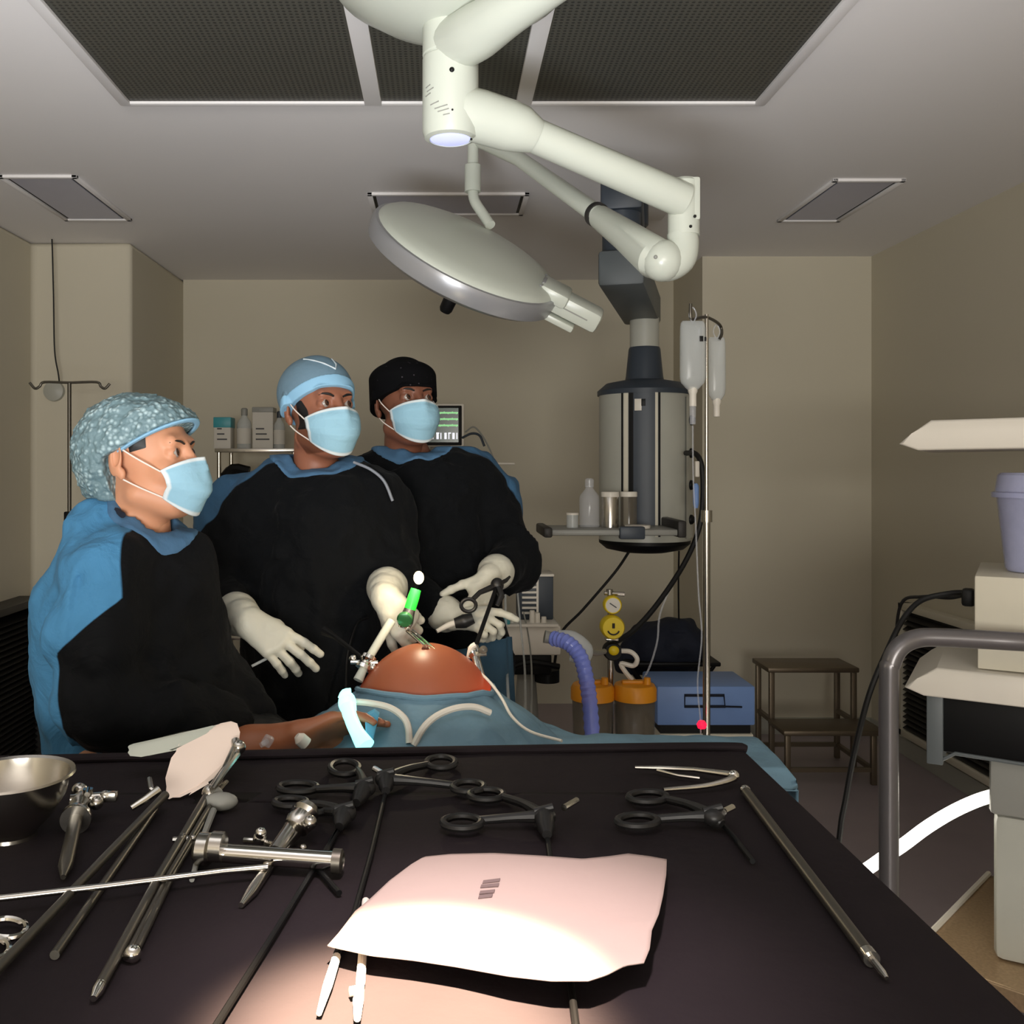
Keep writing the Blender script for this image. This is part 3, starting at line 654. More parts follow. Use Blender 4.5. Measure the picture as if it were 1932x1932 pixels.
# ventilator trolley
vx = P(1000, 1200, 3.9).x
t = thing('ventilator', 'white anaesthesia ventilator with dark slatted bellows housing on top', 'ventilator', (vx, 3.95, 0))
MB().b2(P(950, 0, 3.9).x, P(1056, 0, 3.9).x, 3.85, 4.15, .745, .865, .01).build('tray_body', M['whitep'], t)
MB().b2(P(945, 0, 3.9).x-.02, P(1050, 0, 3.9).x, 3.82, 4.12, .862, .875, .004).build('tray_top', M['whitep'], t)
hs = MB().b2(P(978, 0, 3.95).x, P(1043, 0, 3.95).x, 3.93, 4.08, .876, 1.055, .005).build('bellows_housing', M['slate'], t)
b = MB()
for i in range(7): b.b2(P(985, 0, 3.92).x, P(1012, 0, 3.92).x, 3.918, 3.93, .90+i*.021, .9085+i*.021)
b.build('bellows_marks', M['whitep'], hs)
b = MB(); b.b2(P(976, 0, 3.95).x, P(1044, 0, 3.95).x, 3.92, 4.08, 1.052, 1.062, .002); b.b2(P(1012, 0, 3.92).x, P(1016, 0, 3.92).x, 3.917, 3.93, .876, 1.053); b.build('housing_rim', M['whitep'], hs)
b = MB()
for i, (px_, h) in enumerate(((966, .03), (1004, .05), (1014, .04), (1026, .025))): b.lathe([(0, 0), (.012, 0), (.01, h), (0, h)], (P(px_, 0, 3.86).x, 3.86, .874), n=12)
b.build('control_knobs', M['whitep'], t)
MB().b2(P(945, 0, 3.83).x, P(962, 0, 3.83).x, 3.81, 3.86, .875, .915, .004).build('flow_block', M['cyan'], t)
b = MB(); b.b2(P(962, 0, 3.9).x, P(1040, 0, 3.9).x, 3.88, 4.1, .66, .745, .01); b.lathe([(0, .62), (.05, .62), (.05, .67), (0, .67)], (P(1035, 0, 3.9).x, 3.95, 0)); b.tube([P(960, 1262, 3.86), P(1000, 1250, 3.84), P(1055, 1258, 3.86)], .012, n=8, sm=4)
b.build('lower_hoses', M['black'], t)
cx0 = P(994, 0, 3.95).x
MB().lathe([(0, .06), (.075, .06), (.06, .30), (.045, .55), (.035, .68), (0, .68)], (cx0, 3.97, 0), n=20).build('column', M['grey'], t)
b = MB(); b.box((cx0, 3.97, .07), (.42, .05, .04), .01); b.box((cx0, 3.97, .07), (.05, .42, .04), .01); fb = b.build('foot_base', M['grey'], t)
for dx, dy in ((.19, 0), (-.19, 0), (0, .19), (0, -.19)): MB().cyl((cx0+dx-.01, 3.97+dy, .026), (cx0+dx+.01, 3.97+dy, .026), .026, n=14).build('castor', M['rubber'], fb)
cable('iv_tube', 'leftmost thin pale tube hanging in front of the white ventilator', [P(953, 1112, 3.0), P(955, 1200, 2.8), P(957, 1280, 2.5), P(964, 1388, 2.06)], .004, M['milky'], 'tube')
cable('iv_tube', 'middle thin pale tube hanging in front of the white ventilator', [P(975, 1100, 3.86), P(982, 1180, 3.8), P(990, 1260, 3.4), P(991, 1392, 2.08)], .004, M['milky'], 'tube')
cable('iv_tube', 'right thin grey tube hanging in front of the white ventilator', [P(988, 1155, 3.84), P(997, 1200, 3.8), P(1003, 1260, 3.4), P(1001, 1392, 2.1)], .003, M['grey'], 'tube')
# breathing hose
t = thing('breathing_hose', 'lit blue clear breathing hose arching down to the patient drape', 'hose', P(1115, 1390, 2.9))
hp = catmull([P(1042, 1204, 3.0), P(1070, 1212, 2.96), P(1094, 1238, 2.93), P(1106, 1280, 2.9), P(1113, 1330, 2.88), P(1118, 1400, 2.85)], 8)
rr = [.023+.0016*(1 if i % 2 else -1) for i in range(len(hp))]
MB().tube(hp, rr, n=14).build('corrugated_hose', M['bluet'], t)
MB().tube([P(1052, 1196, 2.99), P(1080, 1202, 2.99), P(1103, 1224, 2.98), P(1098, 1242, 2.97), P(1075, 1240, 2.97)], [.012, .02, .026, .024, .012], n=14, sm=4).build('filter', M['milky'], t)
MB().lathe([(0, 0), (.018, 0), (.02, .025), (0, .025)], P(1042, 1204, 3.0), (-1, 0, .2), n=16).build('connector', M['grey'], t)
cable('filter_tube', 'short grey tube from the breathing filter to the suction stand', [P(1104, 1228, 3.0), P(1125, 1232, 3.3), P(1140, 1229, 3.5)], .01, M['grey'], 'tube')

# patient monitor
mx0, mx1 = P(762, 0, 4.6).x, P(876, 0, 4.6).x
t = thing('patient_monitor', 'patient monitor with green and white traces behind the man in the black cap', 'monitor', ((mx0+mx1)/2, 4.65, 0))
cs = MB().b2(mx0, mx1, 4.6, 4.68, 1.595, 1.80, .008).build('casing', M['whitep'], t)
MB().b2(mx0+.012, mx1-.012, 4.594, 4.61, 1.60, 1.79, .004).build('bezel', M['black'], cs)
sc = MB().b2(mx0+.02, mx1-.028, 4.591, 4.6, 1.615, 1.778).build('screen', M['screen'], cs)
b = MB()
for i in range(3):
    z = 1.755-i*.03; b.tube([(mx0+.03+k*.004, 4.589, z+.008*math.sin(k*1.9)*(1 if k % 5 < 2 else .3)) for k in range(57)], .0016, n=4)
    b.b2(mx0+.03, mx1-.03, 4.5895, 4.5905, z-.004, z+.004)
b.build('trace', M['wave_g'], sc)
b = MB()
for k in range(9):
    x = mx1-.19+k*.019; b.b2(x, x+.005+.006*(k % 2), 4.588, 4.59, 1.63, 1.66)
    if k % 3 == 0: b.b2(x, x+.013, 4.588, 4.59, 1.656, 1.661)
b.b2(mx0+.03, mx1-.19, 4.588, 4.59, 1.64, 1.65); b.build('readout', M['wave_w'], sc)
MB().cyl(((mx0+mx1)/2, 4.66, .05), ((mx0+mx1)/2, 4.66, 1.6), .02).lathe([(0, 0), (.24, 0), (.24, .03), (.05, .06), (0, .06)], ((mx0+mx1)/2, 4.66, 0)).build('stand', M['grey'], t)
cable('monitor_lead', 'grey monitor lead drooping right of the patient monitor', [P(878, 815, 4.62), P(895, 806, 4.6), P(915, 830, 4.6), P(932, 868, 4.6), P(940, 900, 4.6)], .004, M['grey'])
cable('monitor_lead', 'short dark monitor lead over the shoulder of the man in the black cap', [P(872, 826, 4.6), P(890, 818, 4.58), P(905, 822, 4.58), P(914, 842, 4.58)], .006, M['slate'])
cable('arm_rod', 'thin pale rod sticking out behind the right shoulder of the black-capped man', [P(900, 874, 4.5), P(971, 875, 4.5)], .005, M['whitep'], 'rod')

# left rack and supplies
t = thing('supply_rack', 'steel supply rack behind the blue-capped man holding boxes and bottles', 'rack', (-1.05, 5.5, 0))
rx0, rx1 = P(405, 0, 5.4).x, P(560, 0, 5.4).x; zt = P(0, 846, 5.4).z
for z in (zt, 1.13, .55, .12): MB().b2(rx0, rx1, 5.4, 5.75, z-.022, z, .003).build('shelf', M['steel'], t)
for x in (rx0+.02, rx1-.02):
    for y in (5.42, 5.73): MB().cyl((x, y, 0), (x, y, zt), .012, n=12).build('post', M['steel'], t)
tag(MB().b2(P(404, 0, 5.5).x, P(436, 0, 5.5).x, 5.48, 5.58, 1.132, 1.21, .01).tube([P(420, 905, 5.45), P(440, 885, 5.45), P(470, 890, 5.45)], .03, n=8, sm=3).build('cable_bundle', M['black']), 'black bundle under the top shelf of the steel supply rack', 'bundle')
def carton(label, x0, x1, ytop, Y, mat, topmat):
    a, b_ = P(x0, 0, Y).x, P(x1, 0, Y).x; zt_ = P(0, ytop, Y).z; t = thing('carton', label, 'box', ((a+b_)/2, Y+.05, zt))
    bo = MB().b2(a, b_, Y, Y+.11, zt, zt_-.02, .004).build('box', mat, t)
    MB().b2(a-.002, b_+.002, Y-.002, Y+.112, zt_-.06 if topmat != 'grey' else zt_-.03, zt_, .004).build('lid', M[topmat], t)
    b = MB()
    for i in range(3): b.b2(a+.02, b_-.02-.015*i, Y-.0015, Y, zt+.05+i*.03, zt+.058+i*.03)
    b.build('printed_lines', M['ink'], bo)
carton('white carton with blue-green lid at the left end of the rack shelf', 403, 435, 787, 5.5, M['label'], 'cyan')
carton('pale printed carton on the rack shelf between two bottles', 476, 515, 768, 5.5, M['label'], 'grey')
bottle('bottle', 'tall pale bottle on the rack shelf between the two cartons', P(461, 0, 5.55).x, 5.55, zt, .042, .235, M['milky'], M['grey'], M['label'])
bottle('bottle', 'pale bottle on the rack shelf close to the blue cap', P(527, 0, 5.52).x, 5.52, zt, .032, .215, M['milky'], M['slate'], M['label'])

# left drip stand, socket and wire
lx, ly = P(131, 0, 4.4).x, 4.4; zb = P(0, 723, 4.4).z
t = thing('iv_pole', 'empty hook stand behind the woman, beside the left pillar', 'drip stand', (lx, ly, 0))
MB().cyl((lx, ly, .08), (lx, ly, zb), .009, n=12).build('pole', M['steeld'], t)
MB().tube([P(56, 722, ly), P(66, 733, ly), P(75, 729, ly), P(84, 721, ly), P(131, 722, ly), P(182, 721, ly), P(190, 729, ly), P(198, 733, ly), P(207, 724, ly)], .006, n=10, sm=4).build('hook_bar', M['steeld'], t)
MB().b2(lx-.02, lx+.02, ly-.02, ly+.02, P(0, 965, ly).z-.05, P(0, 965, ly).z, .006).build('clamp', M['black'], t)
b = MB()
for k in range(4): a = k*math.pi/2+.78; b.tube([(lx, ly, .1), (lx+.2*math.cos(a), ly+.2*math.sin(a), .06)], .012, n=8)
fb = b.build('foot_base', M['steeld'], t)
for k in range(4): a = k*math.pi/2+.78; e = Vector((lx+.2*math.cos(a), ly+.2*math.sin(a), .027)); MB().cyl(e-Vector((.01, 0, 0)), e+Vector((.01, 0, 0)), .027, n=12).build('castor', M['rubber'], fb)
cable('ceiling_wire', 'thin black wire hanging from the ceiling in front of the left pillar', [(P(98, 440, 5.0).x, 5.0, CH-.002), P(99, 480, 5.0), P(101, 560, 5.0), P(103, 660, 5.0), P(110, 705, 5.0), P(112, 722, 5.03)], .004, M['rubber'], 'wire')
tag(MB().lathe([(0, 0), (.055, 0), (.052, .02), (.03, .03), (0, .032)], (P(103, 738, 5.08).x, 5.08, P(103, 738, 5.08).z), (0, -1, 0), n=24).build('wall_socket', M['lgrey']), 'round pale wall fitting on the left pillar where the wire ends', 'wall fitting')

# step stool
t = thing('step_stool', 'two-step metal footstool by the back wall at right', 'step stool', (1.82, 4.75, 0))
M['stool'] = mk('stool_metal', (112, 100, 84), .4, metal=.6, var=.1)
MB().b2(1.60, 2.05, 4.74, 4.99, .485, .51, .006).build('top_step', M['stool'], t)
MB().b2(1.60, 2.08, 4.52, 4.75, .235, .26, .006).build('lower_step', M['stool'], t)
for x in (1.625, 2.03):
    for y, zt_ in ((4.965, .49), (4.765, .49), (4.545, .24)): MB().b2(x-.0125, x+.0125, y-.0125, y+.0125, 0, zt_, .003).build('leg', M['stool'], t)
b = MB()
for x in (1.625, 2.03): b.b2(x-.01, x+.01, 4.545, 4.965, .06, .08); b.b2(x-.01, x+.01, 4.765, 4.965, .235, .255)
b.b2(1.625, 2.03, 4.54, 4.56, .06, .08); b.b2(1.625, 2.03, 4.955, 4.975, .06, .08); b.build('stretcher', M['stool'], t)
# ------------------------------------------------------------------ equipment cart at right
CART = Matrix.Translation((1.182, 2.5, 0)) @ Matrix.Rotation(math.radians(-31), 4, 'Z') @ Matrix.Translation((-1.182, -2.5, 0))
def turn(o):
    for q_ in [o]+list(o.children_recursive):
        if q_.type == 'MESH':
            w = Matrix.Translation(WT[q_.name]); q_.data.transform(w.inverted() @ CART @ w)
t = thing('equipment_cart', 'white shelved equipment cart with grey tubular push rail at right', 'equipment cart', (1.6, 2.5, 0))
def shelf(name, x0, zlo, zhi, y0, y1, tilt=0):
    zm = zlo+(zhi-zlo)*.22; h = zhi-zlo
    poly = [(x0, y0, zm), (x0+.03, y0, zm+h*.35), (x0+.075, y0, zhi), (1.98, y0, zhi+tilt), (1.98, y0, zlo+tilt), (x0+.045, y0, zlo)]
    return MB().prism(poly, (0, y1-y0, 0), .006).build(name, M['whitep'], t)
shelf('shelf', 1.182, 1.541, 1.618, 2.5, 2.95, .008)
shelf('shelf', 1.195, .912, .988, 2.5, 2.95, -.008)
MB().b2(1.28, 1.95, 2.54, 2.92, .765, .915, .006).build('drawer_housing', M['black'], t)
b = MB(); b.b2(1.245, 1.283, 2.52, 2.94, .735, .92, .003); b.tube([(1.272, 2.53, .742), (1.31, 2.53, .768), (1.95, 2.53, .752)], .005, n=8); b.build('side_bracket', M['slate2'], t)
for x in (1.75, 1.92): MB().b2(x-.02, x+.02, 2.90, 2.945, .2, 1.6, .005).build('post', M['whitep'], t)
MB().b2(1.395, 1.95, 2.56, 2.9, .25, .62, .02).build('cabinet', M['lgrey'], t)
MB().b2(1.385, 1.95, 2.55, 2.9, .62, .765, .012).build('cabinet_top', M['grey'], t); turn(t)
base = MB().prism([(1.67, 2.95, .2), (1.23, 2.5, .2), (1.27, 2.40, .2), (1.56, 2.10, .2), (2.1, 2.10, .2), (2.1, 2.95, .2)], (0, 0, .05), .008).build('base_plate', M['tan'], t)
MB().tube([(1.67, 2.95, .255), (1.23, 2.5, .255), (1.27, 2.40, .255)], .008, n=8).build('edge_trim', M['whitep'], base)
for x, y in ((1.34, 2.46), (1.62, 2.18), (1.95, 2.85), (1.72, 2.86)):
    b = MB(); b.cyl((x-.014, y, .05), (x+.014, y, .05), .05, n=18); b.box((x, y, .13), (.05, .05, .14), .006); b.build('castor', M['rubber'], t)
ry = 2.32
b = MB(); b.tube([P(1677, 1700, ry)-Vector((0, 0, .18)), P(1677, 1650, ry), P(1677, 1300, ry), P(1682, 1250, ry), P(1700, 1219, ry), P(1733, 1204, ry), P(1780, 1203, ry-.01), P(1860, 1207, ry-.03), P(1932, 1211, ry-.05), P(2060, 1217, ry-.075), (1.60, 2.29, 1.083), (1.63, 2.40, 1.083)], .0225, n=20, sm=6)
b.tube([P(1677, 1700, ry)-Vector((0, 0, .17)), (1.15, 2.40, .225), (1.32, 2.5, .225)], .0225, n=16, sm=4); b.build('push_rail', M['rail'], t)
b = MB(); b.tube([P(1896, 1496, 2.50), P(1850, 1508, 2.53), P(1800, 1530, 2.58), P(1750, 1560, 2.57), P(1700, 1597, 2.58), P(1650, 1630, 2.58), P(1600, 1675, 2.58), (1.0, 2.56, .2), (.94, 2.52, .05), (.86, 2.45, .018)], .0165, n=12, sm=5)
tag(b.build('white_hose', M['hose_glow']), 'white curved hose with painted-in glow from the cart cabinet past the rail post', 'light tube')  # plain white hose, its bright lighting painted as emission
# device and canister on it
t = thing('insufflator', 'cream box device on the lower cart shelf under the plastic tub', 'medical device', (1.6, 2.7, .988))
cs = MB().b2(1.353, 1.97, 2.515, 2.92, 1.06, 1.226, .006).build('case', M['offw'], t)
MB().b2(1.36, 1.97, 2.53, 2.9, .99, 1.06, .003).build('lower_case', M['offw'], t)
MB().b2(1.353, 1.97, 2.512, 2.516, 1.064, 1.067).build('panel_seam', M['grey'], cs)
MB().b2(1.322, 1.353, 2.56, 2.60, 1.14, 1.185, .008).build('plug', M['black'], t); turn(t)
c = (P(1960, 1066, 2.5).x, 2.5, 1.227)
t = thing('plastic_tub', 'bluish clear plastic tub with rimmed lid on the cream box device', 'tub', c)
MB().lathe([(0, .002), (.072, .002), (.076, .01), (.096, .20), (.1, .205)], c, n=40).build('tub_body', M['bluecup'], t, solid=.002)
MB().lathe([(.092, .193), (.108, .193), (.108, .205), (.1, .208), (.094, .25), (.088, .256), (0, .256)], c, n=40).build('lid', M['bluecup'], t, solid=.0015)
cable('power_cable', 'black cable drooping from the cream box device down behind the instrument table', [P(1818, 1118, 2.58), P(1790, 1120, 2.59), P(1740, 1132, 2.6), P(1706, 1165, 2.58), P(1675, 1225, 2.56), P(1640, 1310, 2.55), P(1612, 1420, 2.55), P(1595, 1510, 2.55), P(1586, 1560, 2.55), P(1582, 1640, 2.56), P(1590, 1900, 2.6)], .0075, M['rubber'])
cable('signal_cable', 'short dark lead beside the black cable at the back of the cream box', [P(1816, 1124, 2.62), P(1790, 1128, 2.7), P(1740, 1126, 2.8), P(1700, 1140, 3.0), P(1690, 1230, 3.2), P(1690, 1400, 3.4)], .005, M['rubber'])

# ------------------------------------------------------------------ instrument table and its drape
t = thing('instrument_table', 'instrument table hidden under the black drape in front', 'table', (-.3, 1.05, 0))
MB().b2(-1.08, .44, .42, 1.58, .985, 1.015, .01).build('table_top', M['steel'], t)
for x in (-1.02, .38):
    for y in (.5, 1.5): MB().cyl((x, y, .05), (x, y, .99), .018, n=14).build('leg', M['steel'], t)
b = MB()
for x in (-1.02, .38): b.b2(x-.012, x+.012, .5, 1.5, .22, .25)
b.b2(-1.02, .38, 1.488, 1.512, .22, .25); b.build('stretcher', M['steel'], t)
def drape_fn(X0, X1, Y0, Y1, zt, zb, amp, rad=.025, taper=None):
    def fn(u, v):
        # parameter square: outer 22% of each side hangs
        def side(a):
            if a < .2: return -1, 1-a/.2, 0
            if a > .8: return 1, (a-.8)/.2, 1
            return 0, 0, (a-.2)/.6
        sx_, hx, fx = side(u); sy_, hy, fy = side(v)
        h = max(hx, hy); h = h*h if h < .3 else .09+(h-.3)*1.3
        h = min(1, h)
        x = X0+(X1-X0)*fx; y = Y0+(Y1-Y0)*fy
        drop = h*(zt-zb); out = rad*(1-math.exp(-drop/rad)) if drop > 0 else 0
        ph = (y if sx_ else x)*21
        fold = amp*h*(math.sin(ph)+.6*math.sin(ph*2.3+1))
        z = zt-max(0, drop-rad*.25*(1-math.exp(-drop/rad)))
        x += sx_*(out+fold*(1 if hx >= hy else .4)) if sx_ else 0; y += sy_*(out+fold*(1 if hy > hx else .4)) if sy_ else 0
        nz = mnoise.noise((x*5, y*5, 3.1)) * .0022 + mnoise.noise((x*17, y*13, 8)) * .0009
        if h == 0: z += nz
        if taper: x, y = taper(x, y)
        return x, y, z
    return fn
def tap(x, y):
    y2 = y+(.115*(min(x, .5)-.5)/1.6 if y > 1.4 else 0)
    return x, y2
dr = MB().grid(drape_fn(-1.12, .497, .40, 1.62, TZ, .35, .014, taper=tap), 150, 150).build('table_drape', M['drape_k'], ang=180)
tag(dr, 'black cloth drape covering the instrument table in the foreground', 'drape')
# a raised hem roll and pressed creases are part of the drape
b = MB(); b.tube([(-1.1, 1.497, TZ+.004), (-.4, 1.548, TZ+.006), (.1, 1.585, TZ+.005), (.462, 1.605, TZ+.004), (.503, 1.607, TZ-.002)], .011, n=10, sm=6, flat=.6)
b.build('hem', M['drape_k'], dr)

def on_table(o): return o
# ------------------------------------------------------------------ wrap paper sheet
def coons(top, bot, left, right):
    def pl(pts, t):
        L = [0]
        for a, b_ in zip(pts, pts[1:]): L.append(L[-1]+math.hypot(b_[0]-a[0], b_[1]-a[1]))
        s_ = t*L[-1]
        for i in range(len(pts)-1):
            if s_ <= L[i+1]+1e-9:
                f = (s_-L[i])/(L[i+1]-L[i]+1e-9); a, b_ = pts[i], pts[i+1]; return Vector((a[0]+(b_[0]-a[0])*f, a[1]+(b_[1]-a[1])*f))
        return Vector(pts[-1])
    def f(u, v):
        c00, c10, c01, c11 = [Vector(q) for q in (top[0], top[-1], bot[0], bot[-1])]
        return pl(top, u)*(1-v)+pl(bot, u)*v+pl(left, v)*(1-u)+pl(right, v)*u-(c00*(1-u)*(1-v)+c10*u*(1-v)+c01*(1-u)*v+c11*u*v)
    return f
sheet = coons([(775, 1632), (800, 1617), (850, 1612), (930, 1610), (1020, 1615), (1100, 1621), (1150, 1616), (1185, 1611), (1225, 1616), (1258, 1622)],
              [(618, 1785), (700, 1803), (780, 1812), (860, 1824), (960, 1842), (1040, 1851), (1110, 1851), (1145, 1840), (1180, 1822), (1215, 1817)],
              [(775, 1632), (735, 1662), (700, 1695), (670, 1720), (640, 1760), (618, 1785)],
              [(1258, 1622), (1257, 1650), (1251, 1690), (1243, 1725), (1230, 1755), (1226, 1790), (1215, 1817)])
def sheet_h(u, v): return .014+.012*math.sin(u*2.4+.4)*math.sin(v*2.6+.3)+.012*v*u+.004*math.sin(7*u+2*v)*v+.01*max(0, v-.6)*math.sin(u*5)
b = MB().grid(lambda u, v: T(*sheet(u, v), sheet_h(u, v)), 60, 50)
ps = b.build('wrap_sheet', M['paper'], ang=180, solid=.0012); tag(ps, 'pale pinkish wrapping paper sheet lying on the black drape', 'paper sheet')
b = MB()
for (x0, y0), (x1, y1) in (((912, 1662), (944, 1658)), ((908, 1670), (942, 1667)), ((906, 1682), (934, 1679)), ((904, 1690), (930, 1687))):
    uv = min(((i/60, j/60) for i in range(61) for j in range(61)), key=lambda q: (T(*sheet(*q), sheet_h(*q))-T(*sheet(*q), 0)).length*0+abs(sheet(*q)[0]-(x0+x1)/2)+abs(sheet(*q)[1]-y0))
    hh = sheet_h(*uv)+.0012; a, c = T(x0, y0, hh), T(x1, y1, hh); d = T(x0-2, y0+6, hh)-a
    b.prism([a, c, c+d, a+d], (0, 0, .0008))
pr = b.build('printed_stamp', mk('stamp_ink', (112, 96, 94), .8), ps)

# ------------------------------------------------------------------ instruments on the drape
def rod(name, label, cat, pts, r, mat='steeld', h=None):
    return tag(MB().tube([T(x, y, hh) for x, y, hh in pts], r, n=12).build(name, M[mat]), label, cat)
# bowl
bc = T(20, 1578, 0); bc.z = TZ
t = thing('steel_bowl', 'shiny steel bowl at the left edge of the black drape', 'bowl', bc)
MB().lathe([(0, .004), (.03, .003), (.034, .01), (.05, .026), (.066, .052), (.072, .078), (.077, .08), (.078, .078), (.075, .077)], bc, n=44).build('bowl_body', M['steel'], t, solid=.0012)
MB().lathe([(.0, 0.0), (.032, .0), (.031, .006), (0, .006)], bc, n=30).build('foot_ring', M['steel'], t)
def tap_valve(b, c, d, s_, up=Vector((0, 0, 1))):
    """stopcock: cross bar d at c with little lever"""
    d = d.normalized(); b.cyl(c-d*s_, c+d*s_, s_*.28, n=12); b.cyl(c-up*s_*.3, c+up*s_*.55, s_*.3, n=12)
    k = d.cross(up); b.cyl(c+up*s_*.5-k*s_*.1, c+up*s_*.5+k*s_*.9, s_*.14, n=10); b.ball(c+d*s_, s_*.36, u=12, v=8)
# trocar left
t = thing('trocar', 'steel trocar with stopcock head beside the steel bowl, tip towards the camera', 'trocar', T(140, 1590))
a, m_, e = T(148, 1530, .02), T(143, 1545, .018), T(119, 1655, .008)
MB().tube([m_, m_.lerp(e, .82), e], [.0085, .0085, .003], n=16).build('cannula', M['steeld'], t)
MB().lathe([(0, -.004), (.019, -.004), (.02, 0), (.019, .006), (.012, .012), (.012, .03), (.015, .035), (.015, .05), (0, .055)], m_, (a-m_), n=22).build('flange', M['steel'], t)
b = MB(); tap_valve(b, T(166, 1505, .03), T(205, 1500, .03)-T(150, 1505, .03), .022); b.ball(T(150, 1492, .03), .011); b.ball(T(182, 1515, .026), .009); b.box(T(206, 1502, .03), (.022, .014, .014), .003); b.build('stopcock', M['steel'], t)
# white-handled instrument
def W_(x, y): f = (1512-y)/(1512-1375); Y = 1.345+f*.145; return P(x, y, Y)
t = thing('needle_holder', 'white plastic L-shaped handle instrument with long steel shaft at left', 'surgical instrument', T(310, 1510))
bd = Vector((.012, .020, .006))
MB().prism([W_(x, y) for x, y in ((395, 1375), (418, 1370), (434, 1376), (440, 1395), (437, 1420), (420, 1450), (395, 1473), (370, 1489), (318, 1513), (303, 1508), (312, 1468), (323, 1430), (335, 1405))], bd, .009).build('grip', mk('pinkish_white_plastic', (248, 228, 214), .35, var=.03), t)
MB().prism([W_(x, y) for x, y in ((240, 1410), (330, 1391), (395, 1375), (405, 1390), (340, 1400), (326, 1420), (265, 1432), (240, 1430), (234, 1421))], bd*.8, .008).build('trigger', M['white'], t)
b = MB(); b.tube([W_(437, 1398)+Vector((.006, 0, 0)), W_(438, 1425)+Vector((.006, 0, 0)), T(420, 1460, .04), T(400, 1490, .03)], [.007, .006, .005, .004], n=10); b.ball(W_(440, 1410)+Vector((.008, 0, 0)), .011); b.build('ring_mount', M['steel'], t)
MB().tube([T(312, 1500, .022), T(292, 1520, .018), T(-25, 1850, .010)], [.006, .0052, .0052], n=14).build('shaft', M['steeld'], t)
b = MB(); b.tube([T(248, 1525, .012), T(275, 1508, .02), T(300, 1490, .028)], [.004, .005, .006], n=10); b.tube([T(282, 1470, .03), T(285, 1490, .026), T(300, 1500, .02)], .004, n=8); b.build('side_pin', M['steel'], t)
rod('probe', 'thin dark steel probe lying under the white-handled instrument shaft', 'surgical instrument', [(292, 1528, .006), (215, 1640, .005), (103, 1802, .005)], .0048)
# dissector pair
t = thing('dissector', 'long steel dissector running from the white handle down to a bright tip', 'surgical instrument', T(395, 1500))
MB().tube([T(398, 1490, .016), T(300, 1655, .012), T(188, 1862, .008)], [.006, .0052, .0052], n=14).build('shaft', M['steeld'], t)
MB().tube([T(190, 1858, .008), T(183, 1871, .007), T(176, 1884, .006)], [.0055, .0055, .003], n=12).build('tip', M['chrome'], t)
b = MB(); b.tube([T(440, 1412, .05), T(425, 1450, .04), T(405, 1482, .022), T(392, 1500, .016)], [.004, .005, .007, .008], n=10); b.tube([T(428, 1475, .02), T(412, 1490, .018), T(396, 1500, .016)], [.003, .005, .006], n=8); b.ball(T(397, 1497, .018), .012); b.build('handle', M['steel'], t)
t = thing('long_scissors', 'double-shafted steel scissors with round shiny tip left of the dissector tip', 'surgical instrument', T(400, 1520))
b = MB(); b.tube([T(402, 1520, .008), T(330, 1640, .007), T(258, 1790, .006)], .0042, n=12); b.tube([T(395, 1522, .014), T(318, 1652, .010), T(243, 1796, .006)], .0036, n=12); b.build('shaft', M['steeld'], t)
MB().ball(T(250, 1800, .008), .0085).build('tip', M['chrome'], t); MB().ball(T(240, 1804, .006), .005).build('tip', M['chrome'], t)
b = MB(); b.ball(T(416, 1512, .014), (.024, .016, .012)); b.ball(T(405, 1500, .016), .012); b.tube([T(402, 1530, .01), T(385, 1575, .008), T(362, 1660, .005)], [.005, .004, .003], n=8); b.build('handle', M['grey'], t)
b = MB(); tap_valve(b, T(345, 1583, .012), T(370, 1580, .012)-T(330, 1583, .012), .012); tag(b.build('stopcock', M['steel']), 'small loose steel tap beside the thick bright tube on the drape', 'tap')
rod('suction_rod', 'pinkish lit straight rod crossing under the long shafts at left', 'surgical instrument', [(-60, 1702, .017), (200, 1672, .0165), (420, 1644, .016), (505, 1636, .016)], .0036, 'steel')
t = thing('trocar_sleeve', 'thick bright steel tube lying crosswise with a round head at its left', 'trocar', T(510, 1615))
MB().tube([T(398, 1608, .022), T(628, 1624, .018)], .0105, n=22).build('tube', M['chrome'], t)
b = MB(); dd = T(640, 1624, .018)-T(400, 1608, .022); b.lathe([(0, -.012), (.014, -.012), (.019, -.008), (.019, .004), (.013, .01), (0, .012)], T(388, 1603, .022), dd, n=24); b.lathe([(0, 0), (.017, 0), (.017, .014), (.0, .016)], T(400, 1597, .03), dd, n=20); b.build('head', M['steel'], t)
b = MB(); b.lathe([(.0105, 0), (.0135, 0), (.0135, .01), (.0095, .012), (.0095, .002)], T(628, 1624, .018), dd, n=22); b.build('end_ring', M['steeld'], t)
t = thing('trocar', 'steel trocar with side tap lying under the thick bright tube', 'trocar', T(520, 1620))
MB().tube([T(522, 1612, .008), T(475, 1682, .007), T(455, 1708, .005)], [.0065, .0065, .003], n=14).build('cannula', M['steel'], t)
b = MB(); b.tube([T(518, 1612, .01), T(545, 1575, .014), T(552, 1566, .016)], [.011, .012, .013], n=16); b.lathe([(0, 0), (.016, 0), (.018, .008), (.014, .02), (.017, .026), (.012, .034), (0, .036)], T(558, 1562, .018), T(572, 1540, .03)-T(555, 1566, .018), n=20); b.ball(T(585, 1552, .03), .009); b.ball(T(572, 1600, .005), .005); b.build('valve_head', M['steel'], t)
b = MB(); b.tube([T(460, 1586, .014), T(490, 1588, .014), T(524, 1597, .014)], [.004, .0045, .005], n=10); b.ball(T(490, 1582, .02), .0085); b.cyl(T(490, 1586, .014), T(490, 1572, .026), .0045); b.ball(T(492, 1572, .028), .007); b.build('side_tap', M['chrome'], t)
